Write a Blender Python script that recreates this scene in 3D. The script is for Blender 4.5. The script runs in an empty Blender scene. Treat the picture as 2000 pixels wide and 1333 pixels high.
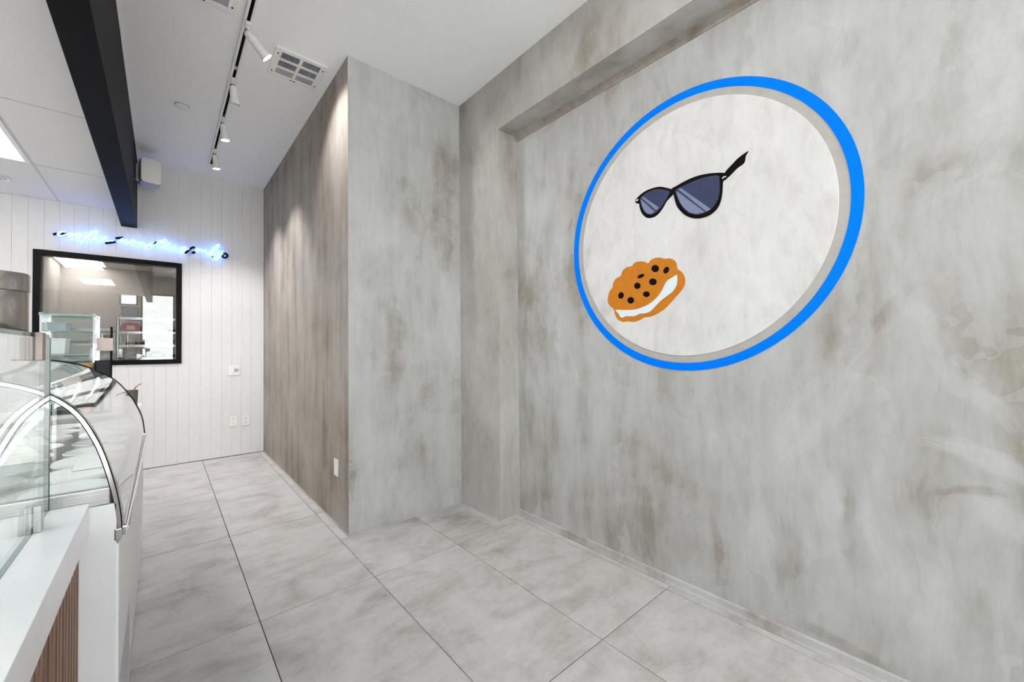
import bpy, bmesh, math, random
from mathutils import Vector, Matrix
random.seed(7)
sc = bpy.context.scene
col = sc.collection
# ---------------------------------------------------------------- camera
CAM_H = 1.4
YAW, PITCH, ROLL, FPX = 0.7143, 0.0158, -0.0086, 786.77
fw = Vector((math.sin(YAW)*math.cos(PITCH), math.cos(YAW)*math.cos(PITCH), math.sin(PITCH)))
r0 = Vector((math.cos(YAW), -math.sin(YAW), 0)); u0 = r0.cross(fw)
rt = r0*math.cos(ROLL) + u0*math.sin(ROLL); up = u0*math.cos(ROLL) - r0*math.sin(ROLL)
cd = bpy.data.cameras.new('camera'); cam = bpy.data.objects.new('camera', cd); col.objects.link(cam)
M3 = Matrix((rt, up, -fw)).transposed().to_4x4(); M3.translation = Vector((0, 0, CAM_H))
cam.matrix_world = M3
cd.sensor_fit = 'HORIZONTAL'; cd.sensor_width = 36.0; cd.lens = 36.0*FPX/2000.0
cd.clip_start = 0.02; cd.clip_end = 100
sc.camera = cam
# ---------------------------------------------------------------- world, exposure
SKY = 4.6
w = bpy.data.worlds.new('world'); sc.world = w; w.use_nodes = True
bg = w.node_tree.nodes['Background']; bg.inputs[0].default_value = (0.96, 0.98, 1.0, 1); bg.inputs[1].default_value = SKY
sd = bpy.data.lights.new('sun', 'SUN'); sd.energy = 14.0; sd.angle = .01; sd.color = (1, .99, .98)
so = bpy.data.objects.new('sun', sd); col.objects.link(so); so.rotation_euler = Vector((0.05, .22, 1)).to_track_quat('Z', 'Y').to_euler(); so.location = (0, -8, 9)
sc.view_settings.view_transform = 'Standard'; sc.view_settings.look = 'None'
sc.view_settings.gamma = 1.0; sc.view_settings.use_curve_mapping = False
sc.view_settings.exposure = 0.58
sc.cycles.max_bounces = 12; sc.cycles.diffuse_bounces = 6; sc.cycles.glossy_bounces = 6; sc.cycles.transparent_max_bounces = 24
sc.cycles.sample_clamp_indirect = 6.0
TROFFER = 7.0      # emission of the flat ceiling panels
HEAD = 26.0        # watts of each track spot
NEON = 6.5
# ---------------------------------------------------------------- node helpers
def lin(c):
    f = lambda v: v/12.92 if v <= 0.04045 else ((v+0.055)/1.055)**2.4
    return tuple(f(v/255.0) for v in c) + (1,)
def newmat(name):
    m = bpy.data.materials.new(name); m.use_nodes = True
    nt = m.node_tree; nt.nodes.clear()
    out = nt.nodes.new('ShaderNodeOutputMaterial'); b = nt.nodes.new('ShaderNodeBsdfPrincipled')
    nt.links.new(b.outputs[0], out.inputs[0])
    return m, nt, b, out
def noise(nt, vec, scale, detail=4, rough=.55, dist=0.0):
    n = nt.nodes.new('ShaderNodeTexNoise'); n.inputs['Scale'].default_value = scale
    n.inputs['Detail'].default_value = detail; n.inputs['Roughness'].default_value = rough
    n.inputs['Distortion'].default_value = dist
    if vec is not None: nt.links.new(vec, n.inputs['Vector'])
    return n
def ramp(nt, fac, stops):
    r = nt.nodes.new('ShaderNodeValToRGB'); e = r.color_ramp.elements
    while len(e) < len(stops): e.new(0.5)
    for k, (p, c) in enumerate(stops):
        e[k].position = p; e[k].color = c
    nt.links.new(fac, r.inputs[0]); return r
def mapping(nt, scale=(1, 1, 1), rot=(0, 0, 0), src='Object', perobj=False):
    tc = nt.nodes.new('ShaderNodeTexCoord'); mp = nt.nodes.new('ShaderNodeMapping')
    mp.inputs['Scale'].default_value = scale; mp.inputs['Rotation'].default_value = rot
    if perobj:
        oi = nt.nodes.new('ShaderNodeObjectInfo'); vm = nt.nodes.new('ShaderNodeVectorMath'); vm.operation = 'MULTIPLY_ADD'
        cb = nt.nodes.new('ShaderNodeCombineXYZ'); nt.links.new(oi.outputs['Random'], cb.inputs[0]); nt.links.new(oi.outputs['Random'], cb.inputs[1])
        nt.links.new(cb.outputs[0], vm.inputs[0]); vm.inputs[1].default_value = (37, 91, 0); nt.links.new(tc.outputs[src], vm.inputs[2])
        nt.links.new(vm.outputs[0], mp.inputs[0])
    else: nt.links.new(tc.outputs[src], mp.inputs[0])
    return mp.outputs[0]
def mixc(nt, fac, a, b, mode='MIX'):
    m = nt.nodes.new('ShaderNodeMix'); m.data_type = 'RGBA'; m.blend_type = mode
    if isinstance(fac, (int, float)): m.inputs[0].default_value = fac
    else: nt.links.new(fac, m.inputs[0])
    for i, v in ((6, a), (7, b)):
        if isinstance(v, tuple): m.inputs[i].default_value = v
        else: nt.links.new(v, m.inputs[i])
    return m.outputs[2]
def bump(nt, b, h, strength, dist=0.01):
    n = nt.nodes.new('ShaderNodeBump'); n.inputs['Strength'].default_value = strength; n.inputs['Distance'].default_value = dist
    nt.links.new(h, n.inputs['Height']); nt.links.new(n.outputs[0], b.inputs['Normal'])
def plain(name, rgb, rough=.5, metal=0.0, grain=0.02, scale=14, spec=.5):
    m, nt, b, o = newmat(name)
    v = mapping(nt); n = noise(nt, v, scale, 3)
    c = lin(rgb); d = tuple(max(0, x*(1-grain*4)) for x in c[:3]) + (1,)
    nt.links.new(ramp(nt, n.outputs[0], [(.35, d), (.6, c)]).outputs[0], b.inputs['Base Color'])
    b.inputs['Roughness'].default_value = rough; b.inputs['Metallic'].default_value = metal; b.inputs['Specular IOR Level'].default_value = spec
    return m
def emit(name, rgb, s):
    m, nt, b, o = newmat(name); b.inputs['Base Color'].default_value = (0.6, 0.6, 0.6, 1)
    b.inputs['Emission Color'].default_value = rgb + (1,); b.inputs['Emission Strength'].default_value = s
    return m
PATCH = .055
# sweeps of the trowel on the large wall: centre y, z, direction, half length, half width, lighter (+) or browner (-)
STROKES = [(0.487, 1.099, 2.127, 0.305, 0.109, 1.0), (0.002, 0.951, -2.83, 0.139, 0.041, 1.1), (0.445, 0.679, -1.472, 0.137, 0.051, 0.9), (0.291, 0.652, -1.723, 0.206, 0.032, 0.9), (-0.045, 0.736, -2.241, 0.071, 0.051, 0.9), (0.719, 0.521, -1.737, 0.251, 0.063, 0.6), (0.922, 0.85, -1.652, 0.091, 0.047, 0.7), (0.022, 1.218, -2.132, 0.171, 0.043, 0.8), (0.143, 1.509, -2.072, 0.164, 0.042, 0.6), (1.626, 0.537, -1.733, 0.273, 0.08, 0.4), (-0.036, 2.311, 1.792, 0.226, 0.035, 0.6), (0.095, 1.985, 2.58, 0.14, 0.052, 0.5), (0.601, 0.398, -1.516, 0.175, 0.077, -1.0), (0.367, 0.576, -1.6, 0.202, 0.034, -0.8), (0.162, 0.655, -1.51, 0.202, 0.076, -0.8), (0.022, 0.821, 2.928, 0.09, 0.026, -0.9), (0.397, 0.084, -3.119, 0.191, 0.036, -0.8), (1.833, 0.92, -1.582, 0.221, 0.081, -0.9), (1.325, 0.263, -1.604, 0.273, 0.054, -0.7), (0.752, 2.889, -1.608, 0.094, 0.052, -1.0), (0.344, 2.694, -1.497, 0.095, 0.037, -0.8), (2.197, 1.395, -1.812, 0.219, 0.108, -0.8), (1.904, 1.988, -1.636, 0.184, 0.066, -0.6), (0.23, 1.551, 2.243, 0.119, 0.036, -0.7), (0.943, 0.323, -1.599, 0.165, 0.032, -0.6), (0.034, 0.351, -1.51, 0.176, 0.061, -0.6), (0.224, 2.251, 1.991, 0.075, 0.03, -0.5)]
def concrete(name, light, mid, dark, streak, swirl=0.0, warp=0.25, bias=0.0, big=1.2, sweeps=()):
    m, nt, b, o = newmat(name)
    tc = nt.nodes.new('ShaderNodeTexCoord')
    wn = noise(nt, tc.outputs['Object'], 0.9, 2)                     # warps the trowel direction
    vm = nt.nodes.new('ShaderNodeVectorMath'); vm.operation = 'MULTIPLY_ADD'
    nt.links.new(wn.outputs['Color'], vm.inputs[0]); vm.inputs[1].default_value = (warp*2, warp*2, warp*2); nt.links.new(tc.outputs['Object'], vm.inputs[2])
    def mp(scale, rot=(0, 0, 0)):
        k = nt.nodes.new('ShaderNodeMapping'); k.inputs['Scale'].default_value = scale; k.inputs['Rotation'].default_value = rot
        nt.links.new(vm.outputs[0], k.inputs[0]); return k.outputs[0]
    cloud = noise(nt, vm.outputs[0], big, 6, .62, .25)
    brush = noise(nt, mp(streak, (swirl, 0, 0)), 1.0, 5, .62, .15)
    brush2 = noise(nt, mp((streak[0]*2.1, streak[1]*2.1, streak[2]*1.6), (-swirl*1.6, 0, 0)), 1.0, 4, .6, .2)
    a = nt.nodes.new('ShaderNodeMath'); a.operation = 'MULTIPLY_ADD'; nt.links.new(cloud.outputs[0], a.inputs[0]); a.inputs[1].default_value = .50
    s = nt.nodes.new('ShaderNodeMath'); s.operation = 'MULTIPLY_ADD'; nt.links.new(brush.outputs[0], s.inputs[0]); s.inputs[1].default_value = .38
    s2 = nt.nodes.new('ShaderNodeMath'); s2.operation = 'MULTIPLY_ADD'; nt.links.new(brush2.outputs[0], s2.inputs[0]); s2.inputs[1].default_value = .16; s2.inputs[2].default_value = bias - .02
    nt.links.new(s2.outputs[0], s.inputs[2]); nt.links.new(s.outputs[0], a.inputs[2])
    c = ramp(nt, a.outputs[0], [(p_, tuple(x*.92 for x in lin(k_)[:3]) + (1,)) for p_, k_ in ((.38, dark), (.47, mid), (.585, light))])
    vo = nt.nodes.new('ShaderNodeTexVoronoi'); vo.feature = 'F1'; vo.inputs['Scale'].default_value = 1.0; vo.inputs['Randomness'].default_value = 1.0
    wob = noise(nt, tc.outputs['Object'], 3.0, 3, .6); wv = nt.nodes.new('ShaderNodeVectorMath'); wv.operation = 'MULTIPLY_ADD'
    nt.links.new(wob.outputs['Color'], wv.inputs[0]); wv.inputs[1].default_value = (1.5, 1.5, 1.1)
    nt.links.new(mp((streak[0]*1.1, streak[1]*1.1, streak[2]*1.5), (swirl*1.4, 0, 0)), wv.inputs[2]); nt.links.new(wv.outputs[0], vo.inputs['Vector'])
    sv = nt.nodes.new('ShaderNodeSeparateColor'); nt.links.new(vo.outputs['Color'], sv.inputs[0])
    pm = nt.nodes.new('ShaderNodeMath'); pm.operation = 'MULTIPLY_ADD'; nt.links.new(sv.outputs[0], pm.inputs[0]); pm.inputs[1].default_value = PATCH
    pm2 = nt.nodes.new('ShaderNodeMath'); pm2.operation = 'SUBTRACT'; nt.links.new(a.outputs[0], pm2.inputs[0]); pm2.inputs[1].default_value = PATCH*.5
    nt.links.new(pm2.outputs[0], pm.inputs[2]); nt.links.new(pm.outputs[0], c.inputs[0])
    if sweeps:
        sx = nt.nodes.new('ShaderNodeSeparateXYZ'); we = noise(nt, tc.outputs['Object'], 2.2, 3, .6)
        wa = nt.nodes.new('ShaderNodeVectorMath'); wa.operation = 'MULTIPLY_ADD'; nt.links.new(we.outputs['Color'], wa.inputs[0]); wa.inputs[1].default_value = (.22, .22, .22)
        nt.links.new(tc.outputs['Object'], wa.inputs[2]); cur = pm.outputs[0]
        for (cy, cz, an, hl, hw, amt) in sweeps:
            k = nt.nodes.new('ShaderNodeMapping'); k.vector_type = 'TEXTURE'
            k.inputs['Location'].default_value = (2.261+.11, cy+.11, cz+.11); k.inputs['Rotation'].default_value = (an, 0, 0); k.inputs['Scale'].default_value = (1, hl, hw)
            nt.links.new(wa.outputs[0], k.inputs[0])
            ln_ = nt.nodes.new('ShaderNodeVectorMath'); ln_.operation = 'LENGTH'; nt.links.new(k.outputs[0], ln_.inputs[0])
            k2 = nt.nodes.new('ShaderNodeMapping'); k2.inputs['Scale'].default_value = (0, .6, 5.5); nt.links.new(k.outputs[0], k2.inputs[0])
            bn = noise(nt, k2.outputs[0], 1.0, 4, .6)
            sm = nt.nodes.new('ShaderNodeMath'); sm.operation = 'MULTIPLY_ADD'; nt.links.new(bn.outputs[0], sm.inputs[0]); sm.inputs[1].default_value = 1.1; nt.links.new(ln_.outputs['Value'], sm.inputs[2])
            mr = nt.nodes.new('ShaderNodeMapRange'); mr.interpolation_type = 'SMOOTHSTEP'; nt.links.new(sm.outputs[0], mr.inputs[0])
            mr.inputs[1].default_value = 1.75; mr.inputs[2].default_value = 1.05; mr.inputs[3].default_value = 0; mr.inputs[4].default_value = .075*amt
            ad = nt.nodes.new('ShaderNodeMath'); ad.operation = 'ADD'; nt.links.new(cur, ad.inputs[0]); nt.links.new(mr.outputs[0], ad.inputs[1]); cur = ad.outputs[0]
        nt.links.new(cur, c.inputs[0])
    fine = noise(nt, mp((streak[0]*5, streak[1]*5, streak[2]*4), (swirl, 0, 0)), 1.0, 6, .7, .3)
    scr = ramp(nt, fine.outputs[0], [(.30, (.90, .89, .87, 1)), (.5, (1, 1, 1, 1)), (.72, (1.05, 1.05, 1.06, 1))])
    pit = noise(nt, tc.outputs['Object'], 26, 3, .5)
    pr = ramp(nt, pit.outputs[0], [(.20, (.80, .78, .75, 1)), (.27, (1, 1, 1, 1))])
    col_ = mixc(nt, 1.0, mixc(nt, 1.0, c.outputs[0], scr.outputs[0], 'MULTIPLY'), pr.outputs[0], 'MULTIPLY')
    nt.links.new(col_, b.inputs['Base Color'])
    b.inputs['Roughness'].default_value = .62; b.inputs['Specular IOR Level'].default_value = .3
    h = nt.nodes.new('ShaderNodeMath'); h.operation = 'ADD'; nt.links.new(fine.outputs[0], h.inputs[0]); nt.links.new(brush.outputs[0], h.inputs[1])
    bump(nt, b, h.outputs[0], .25, .01)
    return m
def tile_mat(name):
    m, nt, b, o = newmat(name)
    v = mapping(nt, (1, 1, 1), perobj=True)
    n1 = noise(nt, v, 2.6, 6, .62, .9); n2 = noise(nt, mapping(nt, (2.2, 5.5, 1), perobj=True), 1.2, 5, .65, .6)
    a = nt.nodes.new('ShaderNodeMath'); a.operation = 'MULTIPLY_ADD'; nt.links.new(n1.outputs[0], a.inputs[0]); a.inputs[1].default_value = .55
    s = nt.nodes.new('ShaderNodeMath'); s.operation = 'MULTIPLY'; nt.links.new(n2.outputs[0], s.inputs[0]); s.inputs[1].default_value = .45; nt.links.new(s.outputs[0], a.inputs[2])
    c = ramp(nt, a.outputs[0], [(.32, lin((154, 149, 146))), (.42, lin((180, 176, 173))), (.51, lin((195, 192, 190))), (.64, lin((205, 203, 202)))])
    sp = noise(nt, v, 48, 3, .6); spr = ramp(nt, sp.outputs[0], [(.24, (.70, .68, .66, 1)), (.31, (1, 1, 1, 1))])
    sq = noise(nt, v, 15, 5, .7, 1.5); sqr = ramp(nt, sq.outputs[0], [(.32, (.93, .92, .91, 1)), (.5, (1, 1, 1, 1)), (.70, (1.03, 1.03, 1.03, 1))])
    nt.links.new(mixc(nt, 1.0, mixc(nt, 1.0, c.outputs[0], spr.outputs[0], 'MULTIPLY'), sqr.outputs[0], 'MULTIPLY'), b.inputs['Base Color'])
    b.inputs['Roughness'].default_value = .5; b.inputs['Specular IOR Level'].default_value = .3
    bump(nt, b, sq.outputs[0], .08, .004)
    return m
def glass_mat(name, tint=(.97, .99, .985), ior=1.5, gloss=(1, 1, 1)):
    m = bpy.data.materials.new(name); m.use_nodes = True; nt = m.node_tree; nt.nodes.clear()
    o = nt.nodes.new('ShaderNodeOutputMaterial'); t = nt.nodes.new('ShaderNodeBsdfTransparent'); g = nt.nodes.new('ShaderNodeBsdfGlossy')
    t.inputs[0].default_value = tint + (1,); g.inputs[0].default_value = gloss + (1,); g.inputs['Roughness'].default_value = 0.0
    f = nt.nodes.new('ShaderNodeFresnel'); f.inputs[0].default_value = ior
    geo = nt.nodes.new('ShaderNodeNewGeometry')                      # both faces of a pane reflect like the outer one
    ff = nt.nodes.new('ShaderNodeMix'); ff.data_type = 'FLOAT'; nt.links.new(geo.outputs['Backfacing'], ff.inputs[0])
    ff.inputs[2].default_value = ior; ff.inputs[3].default_value = 1.0/ior
    nt.links.new(ff.outputs[0], f.inputs[0])
    x = nt.nodes.new('ShaderNodeMixShader'); nt.links.new(f.outputs[0], x.inputs[0]); nt.links.new(t.outputs[0], x.inputs[1]); nt.links.new(g.outputs[0], x.inputs[2])
    nt.links.new(x.outputs[0], o.inputs[0]); return m
def brushed(name, rgb, rough=.28, scale=(2, 2, 160)):
    m, nt, b, o = newmat(name); n = noise(nt, mapping(nt, scale), 1.0, 3)
    c = lin(rgb); d = tuple(x*.8 for x in c[:3]) + (1,)
    nt.links.new(ramp(nt, n.outputs[0], [(.3, d), (.7, c)]).outputs[0], b.inputs['Base Color'])
    b.inputs['Metallic'].default_value = 1.0; b.inputs['Roughness'].default_value = rough; return m
def wood(name, a, c2, scale):
    m, nt, b, o = newmat(name); n = noise(nt, mapping(nt, scale, perobj=True), 1.0, 5, .6, .6)
    nt.links.new(ramp(nt, n.outputs[0], [(.3, lin(a)), (.65, lin(c2))]).outputs[0], b.inputs['Base Color'])
    b.inputs['Roughness'].default_value = .5; bump(nt, b, n.outputs[0], .15, .003); return m
M = {}
M['conc_main'] = concrete('trowelled plaster main', (198, 199, 199), (181, 180, 177), (155, 149, 139), (1.5, 3.4, .9), .35, .10, 0.0, 1.1, STROKES)
M['conc_cool'] = concrete('trowelled plaster cool', (199, 199, 199), (186, 185, 183), (160, 153, 144), (3.5, 3.5, .8), .08, .06, 0.01, 1.8)
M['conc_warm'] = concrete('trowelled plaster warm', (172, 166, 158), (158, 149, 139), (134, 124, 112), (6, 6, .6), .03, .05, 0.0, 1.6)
M['conc_pier'] = concrete('trowelled plaster pier', (192, 190, 186), (178, 174, 168), (152, 145, 134), (4.0, 2.6, 1.0), .25, .12, 0.0, 1.5)
M['disc'] = concrete('pale emblem plaster', (230, 229, 229), (222, 221, 220), (208, 206, 204), (2.5, 3.5, 1.6), .6, .25, 0.02, 2.2)
M['tile'] = tile_mat('concrete look porcelain'); M['grout'] = plain('grout', (70, 67, 64), .9)
M['ceil'] = plain('white ceiling paint', (243, 243, 245), .9, grain=.004)
M['panel'] = plain('ceiling panel', (232, 231, 232), .95, grain=.012, scale=90)
M['tbar'] = plain('grid bar', (205, 204, 203), .6)
M['plank'] = plain('white painted plank', (226, 225, 225), .55, grain=.006)
M['white'] = plain('white paint', (240, 240, 240), .4, grain=.004)
M['wallgrey'] = plain('kitchen wall paint', (196, 189, 180), .85)
M['matte_white'] = plain('white plastic', (236, 235, 232), .35, grain=.004)
M['beam'] = plain('satin black paint', (3, 3, 5), .55, spec=.10); M['beamside'] = M['beam']
M['black'] = plain('black frame', (8, 6, 6), .45, spec=.12)
M['dark'] = plain('dark recess', (16, 16, 18), .8, spec=.1)
M['chrome'] = plain('polished chrome', (232, 232, 235), .12, 1.0, grain=.01)
M['steel'] = brushed('brushed steel', (186, 184, 183)); M['steeldark'] = brushed('brushed dark steel', (186, 178, 172), .22, (60, 60, 1))
M['clamp'] = brushed('dark satin clamp', (128, 116, 110), .35)
M['quartz'] = plain('white quartz', (240, 239, 241), .22, grain=.012, scale=5)
M['cabinet'] = plain('white cabinet paint', (234, 234, 236), .35, grain=.004)
M['slat'] = wood('walnut slat', (84, 58, 44), (146, 110, 88), (40, 40, 2.5))
M['light_wood'] = wood('light wood', (160, 105, 55), (196, 140, 84), (30, 30, 4))
M['kraft'] = plain('kraft paper', (186, 150, 104), .8)
M['glass'] = glass_mat('clear glass', (.97, .988, .982)); M['glassgreen'] = glass_mat('pane glass', (.955, .982, .976))
M['glassedge'] = plain('green glass edge', (26, 84, 78), .12); M['glasspale'] = plain('pale glass edge', (150, 190, 184), .15)
M['window_glass'] = glass_mat('window glass', (.86, .86, .85), 1.85)
M['blue'] = plain('blue paint', (0, 126, 255), .7, grain=.003, spec=.05)
M['orange'] = plain('cookie paint', (206, 128, 40), .6, spec=.08, grain=.02, scale=20)
M['chip'] = plain('black paint', (14, 8, 6), .5, spec=.08); M['cream'] = plain('cream paint', (224, 236, 243), .6, grain=.01)
M['lens'] = plain('slate blue paint', (66, 72, 100), .5, spec=.08); M['glint'] = plain('pale slate paint', (132, 140, 170), .5, spec=.08)
M['ring_grey'] = plain('ring plaster', (180, 177, 171), .7)
M['troffer'] = emit('troffer light', (1.0, .99, .97), TROFFER); M['kitchen_troffer'] = emit('kitchen troffer light', (1.0, .98, .95), 4.5); M['bulb'] = emit('spot lens', (1, .98, .95), 30.0)
M['neon'] = emit('neon tube', (.07, .27, 1.0), NEON); M['neon_off'] = plain('unlit blacked tube', (4, 4, 10), .4, spec=.1)
M['plastic_grey'] = plain('frosted plastic', (176, 178, 188), .4); M['bluebin'] = plain('blue plastic', (84, 130, 160), .4)
M['red'] = plain('red plastic', (196, 60, 40), .5); M['screen'] = plain('dark screen', (22, 30, 36), .08)
M['pink'] = plain('pale card', (232, 214, 208), .7); M['tub'] = plain('white tub', (238, 237, 236), .4, grain=.003)
M['tan'] = plain('tan food', (196, 150, 96), .8); M['brown'] = plain('brown food', (84, 50, 30), .8); M['leaf'] = plain('green package', (120, 140, 60), .6)
M['asphalt'] = plain('pavement outside', (222, 219, 214), .9); M['spoonpot'] = plain('smoky plastic', (118, 114, 114), .3)
# ---------------------------------------------------------------- mesh helpers
class MB:
    def __init__(s): s.v = []; s.f = []; s.mi = []
    def add(s, vs, fs, mi=0):
        n = len(s.v); s.v += [tuple(x) for x in vs]; s.f += [tuple(n+i for i in f) for f in fs]; s.mi += [mi]*len(fs); return s
    def box(s, x0, x1, y0, y1, z0, z1, mi=0):
        vs = [(x0,y0,z0),(x1,y0,z0),(x1,y1,z0),(x0,y1,z0),(x0,y0,z1),(x1,y0,z1),(x1,y1,z1),(x0,y1,z1)]
        return s.add(vs, [(0,3,2,1),(4,5,6,7),(0,1,5,4),(1,2,6,5),(2,3,7,6),(3,0,4,7)], mi)
    def cyl(s, p0, p1, r0, r1=None, n=20, mi=0, caps=True):
        r1 = r0 if r1 is None else r1
        p0 = Vector(p0); p1 = Vector(p1); d = (p1-p0).normalized()
        a = d.orthogonal().normalized(); b = d.cross(a)
        vs = []
        for p, r in ((p0, r0), (p1, r1)):
            for k in range(n):
                t = 2*math.pi*k/n; vs.append(p + (a*math.cos(t)+b*math.sin(t))*r)
        fs = [(k, (k+1) % n, n+(k+1) % n, n+k) for k in range(n)]
        if caps: fs += [tuple(range(n))[::-1], tuple(range(n, 2*n))]
        return s.add(vs, fs, mi)
    def lathe(s, prof, c=(0, 0, 0), n=28, mi=0, axis=None):
        """prof: list of (r, z) bottom to top, spun round z (or round an axis vector through c)"""
        ax = Vector(axis).normalized() if axis else Vector((0, 0, 1)); a = ax.orthogonal().normalized() if axis else Vector((1, 0, 0)); b = ax.cross(a)
        c = Vector(c); vs = []; fs = []
        for r, z in prof:
            for k in range(n):
                t = 2*math.pi*k/n; vs.append(c + ax*z + (a*math.cos(t)+b*math.sin(t))*r)
        for j in range(len(prof)-1):
            for k in range(n): fs.append((j*n+k, j*n+(k+1) % n, (j+1)*n+(k+1) % n, (j+1)*n+k))
        return s.add(vs, fs, mi)
    def prism(s, poly, axis, a0, a1, mi=0, mi_side=None):
        """poly in the two other axes; axis 'x','y','z'"""
        n = len(poly); ar = sum(poly[i][0]*poly[(i+1) % n][1]-poly[(i+1) % n][0]*poly[i][1] for i in range(n))
        if ar < 0: poly = poly[::-1]
        mk = {'x': lambda p, q: (q, p[0], p[1]), 'y': lambda p, q: (p[0], q, p[1]), 'z': lambda p, q: (p[0], p[1], q)}[axis]
        vs = [mk(p, a0) for p in poly] + [mk(p, a1) for p in poly]
        s.add(vs, [tuple(range(n))[::-1], tuple(range(n, 2*n))], mi)
        n0 = len(s.v)-2*n
        for k in range(n):
            s.f.append((n0+k, n0+(k+1) % n, n0+n+(k+1) % n, n0+n+k)); s.mi.append(mi if mi_side is None else mi_side)
        return s
    def tube(s, pts, r, n=8, mi=0, flat=None):
        """round tube through pts; flat=(width vector, half width, half thick) gives a strap"""
        P = [Vector(p) for p in pts]; rings = []
        prev = None
        for i, p in enumerate(P):
            d = (P[min(i+1, len(P)-1)] - P[max(i-1, 0)]).normalized()
            if prev is None: a = d.orthogonal().normalized()
            else:
                a = prev - d*prev.dot(d); a = a.normalized() if a.length > 1e-6 else d.orthogonal().normalized()
            prev = a; b = d.cross(a); ring = []
            if flat:
                wv = Vector(flat[0]); bn = d.cross(wv).normalized()
                for sa, sb in ((-1, -1), (1, -1), (1, 1), (-1, 1)): ring.append(p + wv*flat[1]*sa + bn*flat[2]*sb)
            else:
                for k in range(n):
                    t = 2*math.pi*k/n; ring.append(p + (a*math.cos(t)+b*math.sin(t))*r)
            rings.append(ring)
        m = len(rings[0]); vs = [v for q in rings for v in q]
        fs = [(j*m+k, j*m+(k+1) % m, (j+1)*m+(k+1) % m, (j+1)*m+k) for j in range(len(rings)-1) for k in range(m)]
        fs += [tuple(range(m))[::-1], tuple(range((len(rings)-1)*m, len(rings)*m))]
        return s.add(vs, fs, mi)
    def build(s, name, mats, parent=None, bevel=0.0, smooth=False, seg=2):
        me = bpy.data.meshes.new(name); me.from_pydata(s.v, [], s.f); me.update()
        for m in (mats if isinstance(mats, (list, tuple)) else [mats]): me.materials.append(m)
        for i, p in enumerate(me.polygons): p.material_index = s.mi[i]
        bm = bmesh.new(); bm.from_mesh(me); bmesh.ops.recalc_face_normals(bm, faces=bm.faces)
        if bevel > 0:
            bmesh.ops.remove_doubles(bm, verts=bm.verts, dist=1e-6)
            es = [e for e in bm.edges if len(e.link_faces) == 2 and e.calc_face_angle(0) > .6]
            bmesh.ops.bevel(bm, geom=es, offset=bevel, segments=seg, affect='EDGES', profile=.6, clamp_overlap=True)
        bm.to_mesh(me); bm.free()
        if smooth:
            for p in me.polygons: p.use_smooth = True
            try: me.set_sharp_from_angle(angle=math.radians(38))
            except Exception: pass
        o = bpy.data.objects.new(name, me); col.objects.link(o)
        if parent: o.parent = parent
        return o
def tag(o, label=None, cat=None, group=None, kind=None):
    for k, v in (('label', label), ('category', cat), ('group', group), ('kind', kind)):
        if v: o[k] = v
    return o
def thing(name, label, cat, loc=(0, 0, 0), group=None, rz=0):
    o = bpy.data.objects.new(name, None); col.objects.link(o); o.location = loc; o.rotation_euler = (0, 0, rz); o.empty_display_size = .05
    return tag(o, label, cat, group)
def struct(name, mb, m, label=None, **k):
    o = mb.build(name, m, **k); o['kind'] = 'structure'
    if label: o['label'] = label
    return o
def spline(pts, k=6, closed=False):
    """Catmull-Rom through 2-tuples or 3-tuples"""
    n = len(pts); out = []
    rng = range(n if closed else n-1)
    for i in rng:
        g = (lambda j: pts[j % n]) if closed else (lambda j: pts[max(0, min(n-1, j))])
        a, b, c, d = g(i-1), g(i), g(i+1), g(i+2)
        for q in range(k):
            t = q/k
            out.append(tuple(.5*((2*b[m]) + (-a[m]+c[m])*t + (2*a[m]-5*b[m]+4*c[m]-d[m])*t*t + (-a[m]+3*b[m]-3*c[m]+d[m])*t**3) for m in range(len(b))))
    if not closed: out.append(tuple(pts[-1]))
    return out
def copy_tree(o, parent=None):
    c = o.copy(); col.objects.link(c); c.parent = parent
    for ch in list(o.children): copy_tree(ch, c)
    return c
FRAME_NEAR = [(1.1595, 2.321), (1.1246, 2.3315), (1.0632, 2.3451), (1.0043, 2.3494), (0.9589, 2.3447), (0.9149, 2.3357), (0.862, 2.3179), (0.8498, 2.2973), (0.8511, 2.2823), (0.8679, 2.2755), (0.8714, 2.2499), (0.8753, 2.2066), (0.8855, 2.165), (0.9074, 2.1318), (0.9459, 2.1107), (0.9909, 2.1077), (1.0312, 2.1177), (1.0724, 2.1428), (1.1053, 2.1782), (1.1265, 2.214), (1.1384, 2.2537), (1.1467, 2.2896)]
FRAME_FAR = [(1.1595, 2.321), (1.1883, 2.339), (1.2275, 2.3573), (1.2679, 2.3635), (1.3165, 2.3623), (1.3596, 2.3493), (1.398, 2.3224), (1.388, 2.3011), (1.3713, 2.2939), (1.368, 2.2734), (1.3597, 2.2451), (1.3457, 2.2188), (1.3191, 2.1927), (1.2844, 2.184), (1.2502, 2.1912), (1.2163, 2.2199), (1.1862, 2.2593), (1.1467, 2.2896)]
LENS_NEAR = [(1.1313, 2.3063), (1.0756, 2.3193), (1.0162, 2.327), (0.9592, 2.3276), (0.8937, 2.314), (0.8874, 2.2773), (0.887, 2.238), (0.8929, 2.2006), (0.9068, 2.1709), (0.9344, 2.1446), (0.9735, 2.1309), (1.0135, 2.1337), (1.0543, 2.153), (1.0868, 2.1883), (1.1089, 2.2273), (1.1244, 2.2679)]
LENS_FAR = [(1.3614, 2.3237), (1.331, 2.3421), (1.2888, 2.3507), (1.241, 2.347), (1.2014, 2.3306), (1.1693, 2.3104), (1.1813, 2.2844), (1.1993, 2.2587), (1.2261, 2.2287), (1.2567, 2.2086), (1.2876, 2.2039), (1.3153, 2.2142), (1.3362, 2.2357), (1.3535, 2.276)]
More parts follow.
